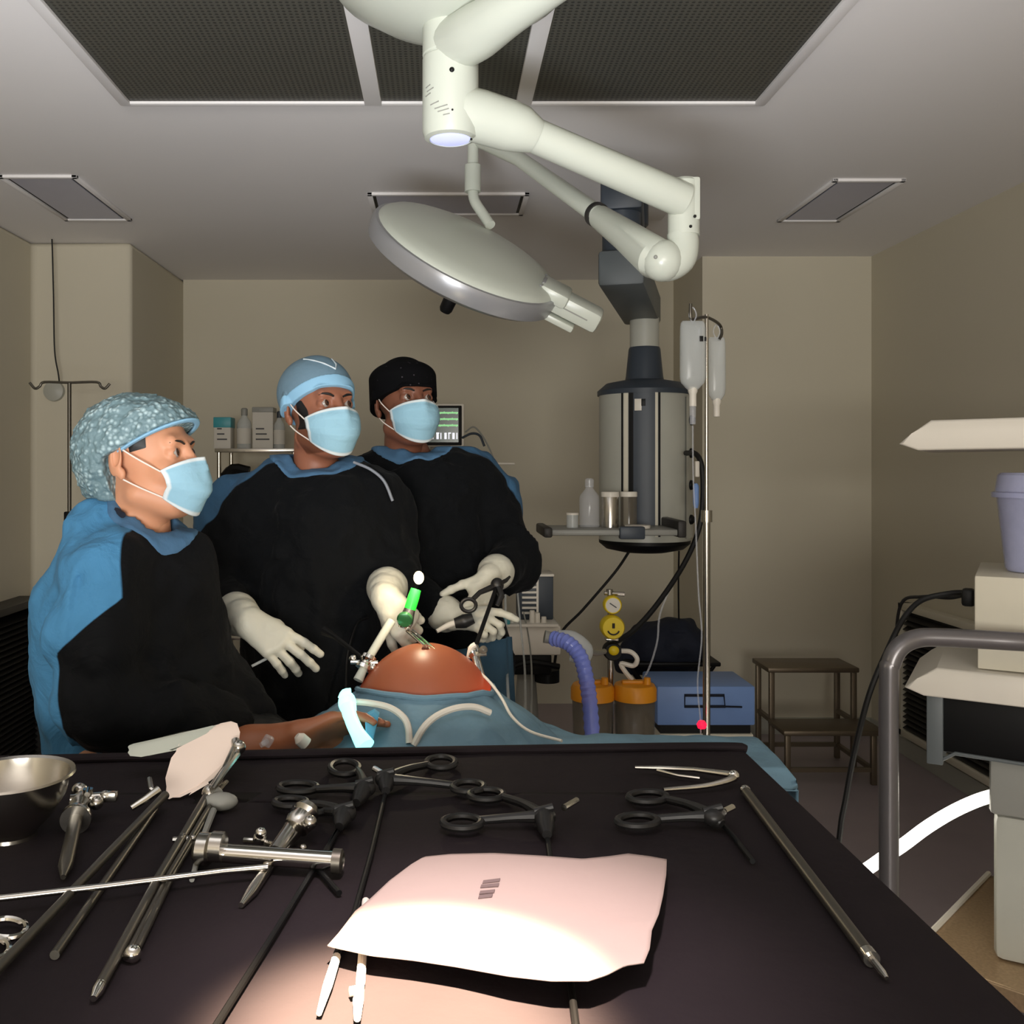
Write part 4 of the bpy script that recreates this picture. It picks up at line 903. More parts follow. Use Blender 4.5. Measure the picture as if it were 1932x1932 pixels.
# ring scissors at left edge
t = thing('scissors', 'finger rings of steel scissors entering at the left edge', 'scissors', T(10, 1765))
b = MB()
for c_, rx, ry_ in (((14, 1752), 36, 18), ((-18, 1790), 36, 20)): b.tube([T(c_[0]+rx*math.cos(a), c_[1]+ry_*math.sin(a), .009) for a in [2*math.pi*k/24 for k in range(24)]], .0036, n=8, closed=True)
b.build('finger_ring', M['chrome'], t)
MB().tube([T(-20, 1765, .007), T(-60, 1790, .007), T(-150, 1840, .006)], [.004, .005, .002], n=8).build('blade', M['steel'], t)
# black graspers
M['grip'] = mk('grasper_black', (27, 26, 26), .42, var=.1, scale=40)
def grasper(label, loops, piv, shaft, tip=None, pin=None, h=.012):
    t = thing('grasper', label, 'surgical instrument', T(*piv)); pv = T(*piv, h+.006)
    for i, (lx_, ly_, rx, ry_) in enumerate(loops):
        b = MB(); b.tube([T(lx_+rx*math.cos(a), ly_+ry_*math.sin(a), h) for a in [2*math.pi*k/20 for k in range(20)]], .0052, n=8, closed=True)
        s_ = 1 if piv[0] > lx_ else -1; st = T(lx_+rx*s_*.92, ly_+ry_*(.35 if piv[1] > ly_ else -.35), h)
        mid = st.lerp(pv, .55)+Vector((0, .006*(1 if i == 0 else -.5), .002)); b.tube([st, mid, pv], [.0055, .006, .009], n=10, sm=5)
        b.build('ring_handle', M['grip'], t)
    b = MB(); sp0 = T(*shaft[0], h); b.ball(pv, (.016, .016, .012)); b.tube([pv, pv.lerp(sp0, .6), sp0], [.013, .011, .006], n=12); b.cyl(pv+Vector((-.012, 0, .006)), pv+Vector((.012, 0, .012)), .005, n=10); b.build('body', M['grip'], t)
    MB().tube([T(*p_, .006) for p_ in shaft], .0034, n=10).build('shaft', M['black'], t)
    if tip: MB().tube([T(*p_, .006) for p_ in tip], [.0042, .0045, .0024][:len(tip)], n=10).build('tip', M['label'], t)
    if pin: MB().cyl(T(*pin[0], h+.014), T(*pin[1], h+.012), .0042, n=10).build('pin', M['chrome'], t)
grasper('black grasper with its long shaft slanting to the bottom edge, leftmost of the ring handles', [(650, 1449, 27, 13), (562, 1486, 36, 9)], (688, 1487), [(672, 1515), (640, 1562), (520, 1757), (395, 1955)])
grasper('black grasper behind the side-tap trocar with short rings pointing left', [(548, 1514, 30, 8), (585, 1528, 30, 7)], (650, 1535), [(640, 1560), (600, 1640), (640, 1685)])
grasper('black grasper with small bright pin, shaft passing under the left of the paper', [(832, 1439, 27, 11), (884, 1485, 30, 10)], (728, 1470), [(728, 1492), (700, 1610), (668, 1725), (635, 1800)], [(635, 1805), (618, 1860), (602, 1912)], [(706, 1450), (720, 1458)])
grasper('black grasper right of centre with bright pin, rings just above the paper', [(918, 1500, 32, 10), (872, 1552, 36, 12)], (1026, 1540), [(1032, 1575), (1050, 1700), (1076, 1850), (1090, 1960)], None, [(1064, 1524), (1088, 1510)])
grasper('black grasper under the thin steel forceps at the right', [(1222, 1504, 36, 10), (1203, 1549, 38, 11)], (1345, 1540), [(1362, 1555), (1385, 1580), (1420, 1625)], None, [(1366, 1531), (1382, 1523)])
t = thing('laparoscopic_rod', 'short rod with fittings poking out from under the lower left of the paper', 'surgical instrument', T(680, 1790))
MB().tube([T(690, 1700, .005), T(684, 1800, .006), T(680, 1855, .006)], .0042, n=10).build('shaft', M['label'], t)
b = MB(); b.tube([T(681, 1855, .006), T(676, 1885, .006), T(674, 1922, .006)], [.003, .0048, .003], n=10); b.cyl(T(660, 1871, .008), T(684, 1866, .008), .004); b.build('tip', M['label'], t)
t = thing('forceps', 'thin bright steel V-shaped forceps at the far right corner of the drape', 'forceps', T(1300, 1460))
b = MB(); b.tube([T(1198, 1448, .012), T(1245, 1449, .012), T(1310, 1452, .014), T(1383, 1462, .016)], [.0025, .0035, .0035, .005], n=10)
b.tube([T(1386, 1463, .016), T(1375, 1472, .014), T(1330, 1483, .010), T(1252, 1490, .008)], [.006, .005, .0038, .0028], n=10, sm=4); b.build('blade', M['steel'], t)
b = MB(); b.tube([T(1240, 1453, .010), T(1280, 1463, .009), T(1320, 1468, .008)], .0026, n=8); b.build('ratchet', M['chrome'], t); MB().ball(T(1384, 1464, .016), .0085).build('pivot', M['chrome'], t)
t = thing('telescope_rod', 'long grey steel rod lying diagonally along the right side of the drape', 'surgical instrument', T(1500, 1600))
MB().tube([T(1408, 1494, .009), T(1636, 1798, .009)], .0068, n=16).build('shaft', M['steeld'], t)
b = MB(); b.tube([T(1636, 1798, .009), T(1645, 1810, .009)], .0078, n=14); b.tube([T(1645, 1810, .009), T(1665, 1836, .007), T(1673, 1846, .006)], [.0036, .0036, .002], n=10); b.build('tip', M['steel'], t); MB().ball(T(1406, 1491, .009), .0075).build('end_cap', M['steel'], t)
# ------------------------------------------------------------------ people
HV = .0021
def head_field():
    s = SDF((-.105, -.145, -.235), (.105, .135, .145), HV)
    s.ell((0, .012, .038), (.076, .098, .088), k=.01)
    s.ell((0, -.034, -.035), (.061, .068, .088), k=.03)
    s.ell((0, -.056, -.094), (.036, .036, .028), k=.03)
    s.cap((-.05, -.01, -.075), (-.02, -.066, -.1), .022, .02, k=.025); s.cap((.05, -.01, -.075), (.02, -.066, -.1), .022, .02, k=.025)
    s.cap((-.034, -.083, .022), (.034, -.083, .022), .013, k=.014)
    for q in (-1, 1):
        s.ell((q*.031, -.104, -.002), (.019, .016, .013), k=.012, cut=True)
        s.ell((q*.031, -.0815, .0), (.0175, .0145, .0135), k=.004)
        s.ell((q*.031, -.105, -.0005), (.0130, .022, .0052), k=.002, cut=True)
        s.ell((q*.042, -.07, -.035), (.02, .02, .018), k=.02)
    s.cap((0, -.094, .012), (0, -.115, -.03), .0085, .0115, k=.01)
    s.ell((-.011, -.104, -.033), (.009, .011, .008), k=.006); s.ell((.011, -.104, -.033), (.009, .011, .008), k=.006)
    s.ell((0, -.098, -.062), (.024, .010, .006), k=.006); s.ell((0, -.096, -.073), (.021, .011, .007), k=.006)
    for q in (-1, 1):
        R = np.array(Euler((.18, 0, q*.42)).to_matrix())
        s.ell((q*.080, .014, -.004), (.0075, .020, .034), R, k=.006)
        s.ell((q*.087, .008, .002), (.006, .011, .020), R, k=.004, cut=True)
        s.ell((q*.078, .004, -.034), (.007, .010, .012), R, k=.006)
    s.cap((0, .02, -.075), (0, .03, -.235), .053, .06, k=.025)
    return s
HEAD = head_field()
def hmat(C, yaw, pitch, roll, S): return Matrix.Translation(C) @ Euler((0, 0, yaw)).to_matrix().to_4x4() @ Euler((pitch, roll, 0)).to_matrix().to_4x4() @ Matrix.Scale(S, 4)
def hb(b, Mh): b.bm.transform(Mh); return b
def face_bits(root, Mh, gaze=(0, 0), brow=1.0):
    for q in (-1, 1):
        b = MB(); b.ball((0, 0, 0), .0122, u=28, v=20)
        me = bpy.data.meshes.new('eye'); b.bm.to_mesh(me); b.bm.free()
        g = Vector((math.sin(gaze[0])*math.cos(gaze[1]), -math.cos(gaze[0])*math.cos(gaze[1]), math.sin(gaze[1])))
        set_attr(me, 'mark', [max(0, v.co.normalized().dot(g)) for v in me.vertices])
        me.transform(Mh @ Matrix.Translation((q*.031, -.0845, 0))); finish(me, 'eye', M['eye'], root, ang=180)
        b = MB(); b.tube([(q*.013, -.100, .0165), (q*.025, -.0985, .0215), (q*.038, -.0925, .0225), (q*.046, -.086, .0195)], [.0026*brow, .0036*brow, .0033*brow, .0016], n=8, sm=4, flat=.7)
        hb(b, Mh).build('eyebrow', M['hair'], root)
def face_mask(root, Mh, slack=.0, lift=0.0, span=1.2):
    pts = {}
    def surf(u, v):
        zt = -.012-.022*u*u+lift; zb = -.128+.04*u*u; z = zt+(zb-zt)*v
        a = u*span
        A = .074-.016*max(0, v-.45)/.55; B = .106+.016*math.sin(min(1, v*1.25+.12)*math.pi*.62)-.03*max(0, v-.6)/.4+slack
        if v < .15: B -= (.15-v)*.02
        B += .0022*((v*4.2) % 1.0)*(1 if .12 < v < .95 else 0)*(1-abs(u))
        nr = .012*math.exp(-(u/.16)**2)*max(0, 1-v*2.2)
        return Vector((A*math.sin(a)*1.06, -.016-(B+nr)*math.cos(a)**.85+.004*math.sin(5*u+8*v)*.3, z))
    nu, nv = 44, 44; b = MB(); b.grid(lambda a, c: surf(a*2-1, c), nu, nv)
    ds = []
    for i in range(nu+1):
        for j in range(nv+1): ds.append(min(min(i, nu-i)/nu*.15, min(j, nv-j)/nv*.10))
    hb(b, Mh); me = bpy.data.meshes.new('face_mask'); bmesh.ops.recalc_face_normals(b.bm, faces=b.bm.faces[:]); b.bm.to_mesh(me); b.bm.free(); set_attr(me, 'mark', ds)
    mo = finish(me, 'face_mask', M['mask'], root, ang=180, solid=.0014)
    for q in (-1, 1):
        c0, c1 = surf(q*1.0, .04), surf(q*1.0, .96)
        for c_, e in ((c0, (q*.080, .012, .024)), (c1, (q*.079, .016, -.036))):
            b = MB(); b.tube([c_, c_.lerp(Vector(e), .5)+Vector((q*.006, 0, 0)), e], .0016, n=6, sm=5); hb(b, Mh).build('ear_loop', M['loop'], mo)
    return mo
def region(fn):
    x, y, z = HEAD.G(); return np.maximum(HEAD.F, fn(x, y, z))
def glove_sdf(lo, hi): return SDF(lo, hi, .0019)
def glove(root, name, wr, fwd, pn, side, curls, elbow, S=1.0, spread=.10, thumb=(.9, .5), mat='latex', cuff=.085, tcurl=.5, label=None):
    """wr wrist, fwd towards the knuckles, pn palm normal, side +1 right hand / -1 left hand, curls of index..little"""
    f = Vector(fwd).normalized(); n = Vector(pn); n = (n-f*n.dot(f)).normalized(); th = f.cross(n)*side; wr = Vector(wr)
    e = (Vector(elbow)-wr).normalized()
    s = glove_sdf(wr-Vector((.2, .2, .2))*S, wr+Vector((.2, .2, .2))*S)
    s.chain([wr+e*cuff, wr+e*.03, wr], [.046*S, .038*S, .030*S], .012)
    s.chain([wr+e*(cuff+.004), wr+e*cuff], [.048*S, .0475*S], .003)
    for k, (o, l) in enumerate(((.030, .088), (.011, .093), (-.009, .089), (-.027, .080))):
        base = wr+f*l*S+th*o*S; s.cap(wr+th*o*.55*S+f*.012*S, base, .017*S, .0125*S, .016*S)
        ln = (.92, 1.02, .96, .76)[k]*S; fan = (1.2, .35, -.45, -1.3)[k]*spread
        d0 = (f+th*fan).normalized(); p = base; ang_ = 0; R_ = [.0100, .0096, .0090, .0082]
        if k == 3: R_ = [.0090, .0086, .0080, .0072]
        for j, (L, w) in enumerate(((.043, 1.0), (.027, 1.15), (.021, .7))):
            ang_ += curls[k]*w
            d = d0*math.cos(ang_)+n*math.sin(ang_); q_ = p+d*L*ln
            s.cap(p, q_, R_[j]*S, R_[j+1]*S, .0035); p = q_
    s.cap(wr+f*.02*S+th*.012*S+n*.008*S, wr+f*.055*S+th*.03*S+n*.014*S, .017*S, .016*S, .014*S)
    p = wr+f*.03*S+th*.026*S+n*.012*S; d = (f*math.cos(thumb[0])+th*math.sin(thumb[0])+n*thumb[1]).normalized()
    for L, r0, r1 in ((.042, .0135, .0108), (.030, .0108, .0098), (.024, .0098, .0082)):
        q_ = p+d*L*S; s.cap(p, q_, r0*S, r1*S, .006); p = q_; d = (d*(1-tcurl*.5)+f*.35*tcurl+n*.25*tcurl).normalized()
    s.noise(.0007, (.012, .012, .012), 5)
    return sdf_obj(s, name, M[mat], root, label=label)
def gown(root, lo, hi, prims, mat, attr, seed, cuts=(), amp=.014, neck=None):
    s = SDF(lo, hi, .0085)
    for p_ in prims: p_(s)
    s.noise(amp, (.06, .06, .19), seed); s.noise(amp*.55, (.035, .05, .05), seed+1); s.noise(amp*.3, (.02, .02, .03), seed+2)
    for c_ in cuts: c_(s)
    g = sdf_obj(s, 'gown', mat, root, attr=attr)
    if neck:
        a, b_, R = neck; a = np.array(a, 'f'); d = np.array(b_, 'f')-a; d /= np.linalg.norm(d); x, y, z = s.G(); x = x-a[0]; y = y-a[1]; z = z-a[2]
        t_ = x*d[0]+y*d[1]+z*d[2]; rr_ = np.sqrt(np.maximum(0, x*x+y*y+z*z-t_*t_))
        sdf_obj(s, 'collar', M['collar'], g, F=np.maximum.reduce([s.F-.005, rr_-R, -t_-.12, -(s.F+.012)]))
    return g
def person(label, C, yaw, pitch, S, skin, limbs, roll=0):
    """continuous skin surface: detailed head with neck, and torso, arms and legs inside the clothing"""
    Mh = hmat(C, yaw, pitch, roll, S)
    hp_, hq = HEAD.mesh(M=Mh)
    lo = np.minimum.reduce([np.minimum(a, b_)-.14 for a, b_, *_ in limbs]); hi = np.maximum.reduce([np.maximum(a, b_)+.14 for a, b_, *_ in limbs])
    s = SDF(lo, hi, .013)
    for a, b_, ra, rb in limbs: s.cap(a, b_, ra, rb, .03)
    bp, bq = s.mesh(); me = vq_mesh('person', [(hp_, hq), (bp, bq)])
    o = finish(me, 'person', skin, None, (C[0], C[1], 0), 180); tag(o, label, 'person'); return o, Mh
def shoes(root, feet):
    for f_ in feet:
        s = SDF(np.array(f_)-.2, np.array(f_)+.2, .007); v = Vector(f_)
        s.cap(v+Vector((0, .05, .045)), v+Vector((0, -.13, .035)), .042, .036, .02); s.cap(v+Vector((0, .05, .05)), v+Vector((0, .05, .12)), .045, .04, .02)
        sdf_obj(s, 'shoe', M['whitep'], root)
def torus_collar(root, pts, r, flat=.45, mat='collar', sm=5): return MB().tube(pts, r, n=12, sm=sm, flat=flat).build('collar', M[mat], root)

# ---- man in the blue-grey cap
Y1 = 2.4; C = P(601, 770, Y1-.0); C = Vector((C.x, Y1, C.z)); S1 = 1.0; yaw = math.radians(36)
nb = P(600, 880, Y1+.03)
shL, shR = P(436, 962, Y1), P(732, 952, Y1+.03); elL, wrL = P(408, 1130, Y1-.05), P(466, 1172, 2.13); elR, wrR = P(742, 1085, Y1-.06), P(724, 1122, 2.16)
hipz = .95
limbs = [(nb, nb-Vector((0, 0, .1)), .055, .07), (P(500, 965, Y1), P(680, 960, Y1), .07, .07), (P(600, 1000, Y1), Vector((nb.x, Y1, hipz)), .125, .12), (shL, elL, .05, .04), (elL, wrL, .04, .028), (shR, elR, .05, .04), (elR, wrR, .04, .028)]
for q in (-1, 1): hx = nb.x+q*.09; limbs += [(Vector((hx, Y1, hipz)), Vector((hx+q*.02, Y1, .5)), .08, .055), (Vector((hx+q*.02, Y1, .5)), Vector((hx+q*.03, Y1+.03, .08)), .05, .036)]
pm, Mh = person('man in blue-grey cap and black gown holding the lit scope over the belly', C, yaw, math.radians(-4), S1, M['skin_m'], limbs)
shoes(pm, [(nb.x-.12, Y1+.03, 0), (nb.x+.12, Y1+.03, 0)])
face_bits(pm, Mh, (.35, .15), 1.25); face_mask(pm, Mh)
sdf_obj(HEAD, 'beard', M['hair'], pm, F=HEAD.F-np.minimum(.003, -.16*np.maximum.reduce([HEAD.G()[2]-.012+0*HEAD.F, -.118-HEAD.G()[2]+0*HEAD.F, HEAD.G()[1]+.013+.0*HEAD.F, (.036-np.abs(HEAD.G()[0]))*(HEAD.G()[2] > -.055)+0*HEAD.F, np.where(HEAD.G()[2] < -.085, -1, -.030+(HEAD.G()[2]-.02)*.7-HEAD.G()[1])+0*HEAD.F])), M=Mh)
x, y, z = HEAD.G()
dome = np.sqrt((x/.090)**2+((y-.016)/.112)**2+((z-.04)/.092)**2)*.09-.09
Fc = np.maximum(np.minimum(HEAD.F-.007, dome), (.049+(y+.1)*(-.46))-z); cap_ = sdf_obj(HEAD, 'surgical_cap', M['cap_b'], pm, F=Fc, M=Mh)
Fb = np.maximum(np.maximum(np.minimum(HEAD.F-.0095, dome-.003), (.045+(y+.1)*(-.46))-z), z-(.076+(y+.1)*(-.52))); sdf_obj(HEAD, 'cap_band', M['band_b'], cap_, F=Fb, M=Mh)
def dome_pt(a, zz, r=1.02): # angle around, height
    k = math.sqrt(max(0, 1-((zz-.04)/.092)**2)); return (.090*r*k*math.sin(a), .016-.112*r*k*math.cos(a), zz)
b = MB(); b.tube([dome_pt(-1.1, .118), dome_pt(-.6, .110), dome_pt(-.25, .10), dome_pt(.06, .086), dome_pt(.22, .1), dome_pt(.42, .118)], .0022, n=6); hb(b, Mh).build('piping', M['pipe'], cap_)
def yoke1(p):
    return np.where(p[:, 2] > 1.22, (p[:, 1]-(Y1-.02))*1.0-(p[:, 0]-nb.x)*.30-np.maximum(0, 1.40-p[:, 2])*.5, -.05)
tw = [lambda s: s.cap(P(515, 950, Y1), P(690, 948, Y1+.01), .088, .085, .03), lambda s: s.cap(P(585, 1000, Y1), P(580, 1290, Y1-.02), .155, .155, .06), lambda s: s.cap(P(640, 1000, Y1), P(630, 1290, Y1-.02), .15, .155, .06),
      lambda s: s.cap(Vector((-.30, Y1-.01, 1.0)), Vector((-.32, Y1, .32)), .16, .20, .06), lambda s: s.cap(Vector((-.22, Y1-.01, 1.0)), Vector((-.20, Y1, .32)), .15, .18, .06),
      lambda s: s.cap(P(520, 925, Y1+.01), P(445, 965, Y1), .07, .08, .05), lambda s: s.cap(P(680, 925, Y1+.01), P(718, 962, Y1+.02), .07, .068, .05),
      lambda s: s.cap(P(440, 975, Y1), elL, .083, .073, .03), lambda s: s.cap(elL, wrL+(elL-wrL)*.18, .072, .032, .02), lambda s: s.cap(P(716, 975, Y1+.01), elR, .075, .066, .03), lambda s: s.cap(elR, wrR+(elR-wrR)*.25, .064, .034, .02),
      lambda s: s.cap(P(585, 925, Y1+.03), P(650, 925, Y1+.03), .075, .075, .04)]
ncut = [lambda s: s.cap(nb+Vector((0, -.01, -.005)), nb+Vector((0, -.03, .12)), .070, .078, .012, True)]
gw = gown(pm, (-.72, Y1-.42, .1), (.02, Y1+.28, 1.53), tw, M['gown'], yoke1, 11, ncut, neck=(nb, nb+Vector((.0, -.06, .12)), .118))
MB().tube([P(668, 872, Y1-.06), P(700, 886, Y1-.075), P(725, 908, Y1-.08), P(741, 945, Y1-.08)], .006, n=8, sm=6, flat=.6).build('gown_seam', mk('seam_tape', (130, 135, 145), .8), gw)
hand1 = glove(pm, 'glove', wrL, (.78, -.30, -.48), (.12, .80, -.58), 1, (.22, .30, .48, .42), elL, 1.04, spread=.13, thumb=(.15, .7), cuff=.075)
hand2 = glove(pm, 'glove', wrR, (.62, -.42, -.72), (.25, .80, -.35), -1, (.75, 1.15, 1.2, 1.2), elR, 1.0, spread=.03, thumb=(.55, .5), cuff=.06)

# ---- man in the black cap
Y2 = 2.68; C = P(764, 760, Y2); yaw = math.radians(25)
nb2 = P(778, 862, Y2+.03)
shL, shR = P(702, 905, Y2), P(915, 915, Y2+.02); elL2, wrL2 = P(735, 1090, Y2-.06), P(852, 1166, 2.36); elR2, wrR2 = P(972, 1062, Y2-.08), P(925, 1085, 2.42)
limbs = [(nb2, nb2-Vector((0, 0, .1)), .055, .07), (P(720, 925, Y2), P(880, 925, Y2), .07, .07), (P(795, 960, Y2), Vector((nb2.x, Y2, .95)), .125, .12), (shL, elL2, .05, .04), (elL2, wrL2, .04, .028), (shR, elR2, .05, .04), (elR2, wrR2, .04, .028)]
for q in (-1, 1): hx = nb2.x+q*.09; limbs += [(Vector((hx, Y2, .95)), Vector((hx+q*.02, Y2, .5)), .08, .055), (Vector((hx+q*.02, Y2, .5)), Vector((hx+q*.03, Y2+.03, .08)), .05, .036)]
pk, Mh = person('man in black print cap and black gown gripping a black-shafted grasper', C, yaw, math.radians(-6), .98, M['skin_d'], limbs, roll=.0)
shoes(pk, [(nb2.x-.12, Y2+.03, 0), (nb2.x+.12, Y2+.03, 0)])
face_bits(pk, Mh, (.3, .15), 1.2); face_mask(pk, Mh)
box_ = np.maximum(np.maximum(np.sqrt((x/.093)**2+((y-.012)/.113)**2)*.095-.095, z-.122+.12*(y*0+x*0)), -.05-z)
dome2 = np.sqrt((x/.093)**2+((y-.012)/.113)**2+(np.maximum(0, z-.07)/.052)**2)*.09-.09
Fc = np.maximum(np.minimum(HEAD.F-.007, dome2), (.030+(y+.1)*(-.27))-z); sdf_obj(HEAD, 'surgical_cap', M['cap_k'], pk, F=Fc, M=Mh)
def yoke2(p):
    top = np.where(p[:, 2] > 1.22, (p[:, 1]-(Y2-.01))*1.0+(p[:, 0]-nb2.x)*.12-np.maximum(0, 1.36-p[:, 2])*.5, -.05)
    return np.maximum(top, -.0)*1.0
M['gown2'] = M['gown']
def yoke2b(p): return np.maximum(np.where(p[:, 2] > 1.22, (p[:, 1]-(Y2-.01))+(p[:, 0]-nb2.x)*.10-np.maximum(0, 1.36-p[:, 2])*.5, -.05), (1.05-p[:, 2]) if False else -.05)
tw = [lambda s: s.cap(P(725, 910, Y2), P(880, 915, Y2+.01), .085, .085, .03), lambda s: s.cap(P(790, 960, Y2), P(805, 1270, Y2-.02), .15, .16, .06), lambda s: s.cap(P(835, 960, Y2), P(850, 1270, Y2-.02), .145, .155, .06),
      lambda s: s.cap(Vector((-.07, Y2, 1.0)), Vector((-.08, Y2, .32)), .15, .18, .06), lambda s: s.cap(Vector((.03, Y2, 1.0)), Vector((.05, Y2, .32)), .15, .18, .06),
      lambda s: s.cap(P(720, 895, Y2+.01), P(700, 925, Y2), .065, .075, .05), lambda s: s.cap(P(870, 890, Y2+.01), P(918, 928, Y2+.02), .065, .076, .05),
      lambda s: s.cap(P(700, 930, Y2), elL2, .075, .068, .03), lambda s: s.cap(elL2, wrL2+(elL2-wrL2)*.16, .066, .050, .02), lambda s: s.cap(P(920, 935, Y2+.01), elR2, .078, .072, .03), lambda s: s.cap(elR2, wrR2+(elR2-wrR2)*.15, .070, .034, .02),
      lambda s: s.cap(P(760, 895, Y2+.03), P(820, 895, Y2+.03), .072, .072, .04)]
ncut = [lambda s: s.cap(nb2+Vector((0, 0, -.01)), nb2+Vector((0, -.02, .12)), .073, .076, .012, True)]
gw2 = gown(pk, (-.40, Y2-.42, .1), (.42, Y2+.28, 1.56), tw, M['gown'], yoke2b, 23, ncut, neck=(nb2, nb2+Vector((0, -.06, .12)), .118))
MB().tube([P(733, 852, Y2-.02), P(752, 863, Y2-.05), P(782, 866, Y2-.06), P(815, 858, Y2-.045), P(828, 846, Y2-.01)], .010, n=8, sm=5, flat=.5).build('undershirt', M['black'], pk)
# lower blue apron panel of the gown
def apron(u, v):
    a = (u-.5)*2.2; z_ = 1.04-v*.62; r = .185+.03*v; return Vector((P(838, 0, Y2).x+r*math.sin(a)*1.12+.01*math.sin(u*31), Y2-.02-(r+.012*math.sin(u*24+v*3))*math.cos(a), z_+.01*math.sin(u*9)))
MB().grid(apron, 50, 24).build('gown_apron', mk('apron_cloth', (44, 76, 98), .8, var=.12, bump=.4, bscale=25), gw2, ang=180, solid=.003)
glove(pk, 'glove', wrR2, (-.35, -.45, -.82), (-.65, .55, -.1), -1, (.45, .85, .95, 1.0), elR2, .98, spread=.05, thumb=(.7, .6), cuff=.04)
glove(pk, 'glove', wrL2, (.75, -.45, .05), (.25, .55, -.8), 1, (.25, .8, .95, 1.0), elL2, .95, spread=.06, thumb=(.4, .8), cuff=.03)

# ---- woman with bouffant cap
Y3 = 1.95; C = P(271, 862, Y3); yaw = math.radians(76); S3 = 1.0
nb3 = P(272, 985, Y3+.01)
sN, sF = P(205, 1075, Y3-.12), P(330, 1080, Y3+.14); eN, wN = P(188, 1322, Y3-.16), P(440, 1368, Y3-.06); eF, wF = P(375, 1270, Y3+.17), P(480, 1345, Y3+.02)
limbs = [(nb3, nb3-Vector((0, 0, .08)), .052, .06), (P(218, 1105, Y3-.10), P(315, 1115, Y3+.1), .045, .045), (P(255, 1170, Y3), P(262, 1420, Y3), .085, .11), (sN, eN, .045, .038), (eN, wN, .036, .026), (sF, eF, .045, .038), (eF, wF, .036, .026)]
hb3 = P(262, 1420, Y3)
for q in (-1, 1): limbs += [(hb3+Vector((.03*q, .08*q, 0)), Vector((hb3.x+.04*q, Y3+.09*q, .48)), .08, .055), (Vector((hb3.x+.04*q, Y3+.09*q, .48)), Vector((hb3.x+.02, Y3+.1*q, .08)), .05, .034)]
pw, Mh = person('woman in a puffy pale cap and black and blue gown looking right', C, yaw, math.radians(-5), S3, M['skin_w'], limbs)
shoes(pw, [(hb3.x+.02, Y3+.12, 0), (hb3.x+.02, Y3-.12, 0)])
face_bits(pw, Mh, (.15, .1), .9); face_mask(pw, Mh, .0, span=1.05)
sdf_obj(HEAD, 'hair', M['hair'], pw, F=HEAD.F-np.minimum(.0035, -.2*np.maximum.reduce([y+.012+0*HEAD.F, -(-.004+y*.2)-z*1.0+0*HEAD.F+(np.maximum(0, .01-np.abs(y-.03))*0), (.062-np.abs(x))*1.0+0*HEAD.F, -.045-y+0*HEAD.F])), M=Mh)
sb = SDF((-.16, -.15, -.14), (.16, .24, .19), .0032)
sb.ell((0, .016, .036), (.096, .118, .094), k=.02).ell((0, .062, -.005), (.086, .082, .10), k=.04).ell((0, -.055, .058), (.078, .055, .042), k=.03)
sb.noise(.004, .016, 3); sb.noise(.0035, .008, 4)
X_, Y_, Z_ = sb.G()
pl = np.minimum(np.maximum((.058-(Y_+.1)*.62)-Z_, Y_*0), np.maximum(.035-Y_, -.108-Z_)) if False else np.where(Y_+0*X_+0*Z_ < .036, (.060-(Y_+.1)*.44)-Z_, np.maximum(-.112-Z_, .034-Y_))
bc_ = sdf_obj(sb, 'bouffant_cap', M['bouff'], pw, F=np.maximum(sb.F, pl), M=Mh)
pts = []
for k in range(41):
    a = -math.pi+2*math.pi*k/40; yy = -.02-.092*math.cos(a) if abs(a) < 1.9 else None
    if yy is None: continue
    xx = .079*math.sin(a); zz = .060-(yy+.1)*.44-.002; f_ = .6 if abs(a) > 1.4 else 0
    pts.append((xx*(1+.03), yy-.003, zz))
b = MB(); b.tube(pts, .0065, n=8, flat=.5); hb(b, Mh).build('elastic_rim', M['band_b'], bc_)
def Zw(y_): return CZ-(y_-VY)/F*Y3
bx = [(Zw(a_), (b_-VX)/F*1.81) for a_, b_ in ((940, 215), (990, 232), (1040, 240), (1105, 247), (1150, 190), (1195, 138), (1260, 142), (1320, 152), (1370, 190), (1420, 235), (1700, 260))]
zs_ = np.array([q_[0] for q_ in bx])[::-1]; xs_ = np.array([q_[1] for q_ in bx])[::-1]
def yokew(p): return np.interp(p[:, 2], zs_, xs_)-p[:, 0]+np.maximum(0, p[:, 1]-Y3)*.15
def pp(a_, b_, d=0): return P(a_, b_, Y3+d)
tw = [lambda s: s.cap(pp(215, 1058, -.09), pp(335, 1085, .11), .07, .07, .03), lambda s: s.cap(pp(245, 1100), pp(225, 1200), .115, .135, .05), lambda s: s.cap(pp(300, 1110, .02), pp(330, 1300, .03), .115, .13, .06),
      lambda s: s.cap(pp(215, 1200), pp(225, 1400), .14, .135, .06), lambda s: s.cap(pp(255, 1390), Vector((pp(262, 0).x, Y3, .3)), .135, .17, .06),
      lambda s: s.cap(pp(185, 1010, -.02), pp(165, 1130, -.03), .07, .085, .05), lambda s: s.cap(pp(150, 1150, -.02), pp(150, 1290, -.02), .072, .07, .05), lambda s: s.cap(pp(150, 1290, -.02), pp(180, 1385, -.02), .066, .06, .05),
      lambda s: s.cap(sN, pp(190, 1200, -.15), .078, .082, .03), lambda s: s.cap(pp(190, 1200, -.15), eN, .08, .072, .03), lambda s: s.cap(eN, pp(330, 1355, -.12), .074, .07, .03), lambda s: s.cap(pp(330, 1355, -.12), wN, .068, .05, .02),
      lambda s: s.cap(sF, eF, .082, .08, .03), lambda s: s.cap(eF, wF, .078, .052, .03), lambda s: s.cap(pp(228, 1018, .0), pp(306, 1066, .0), .072, .074, .04)]
ncut = [lambda s: s.cap(pp(274, 1014, -.0), pp(298, 880, -.01), .058, .066, .010, True)]
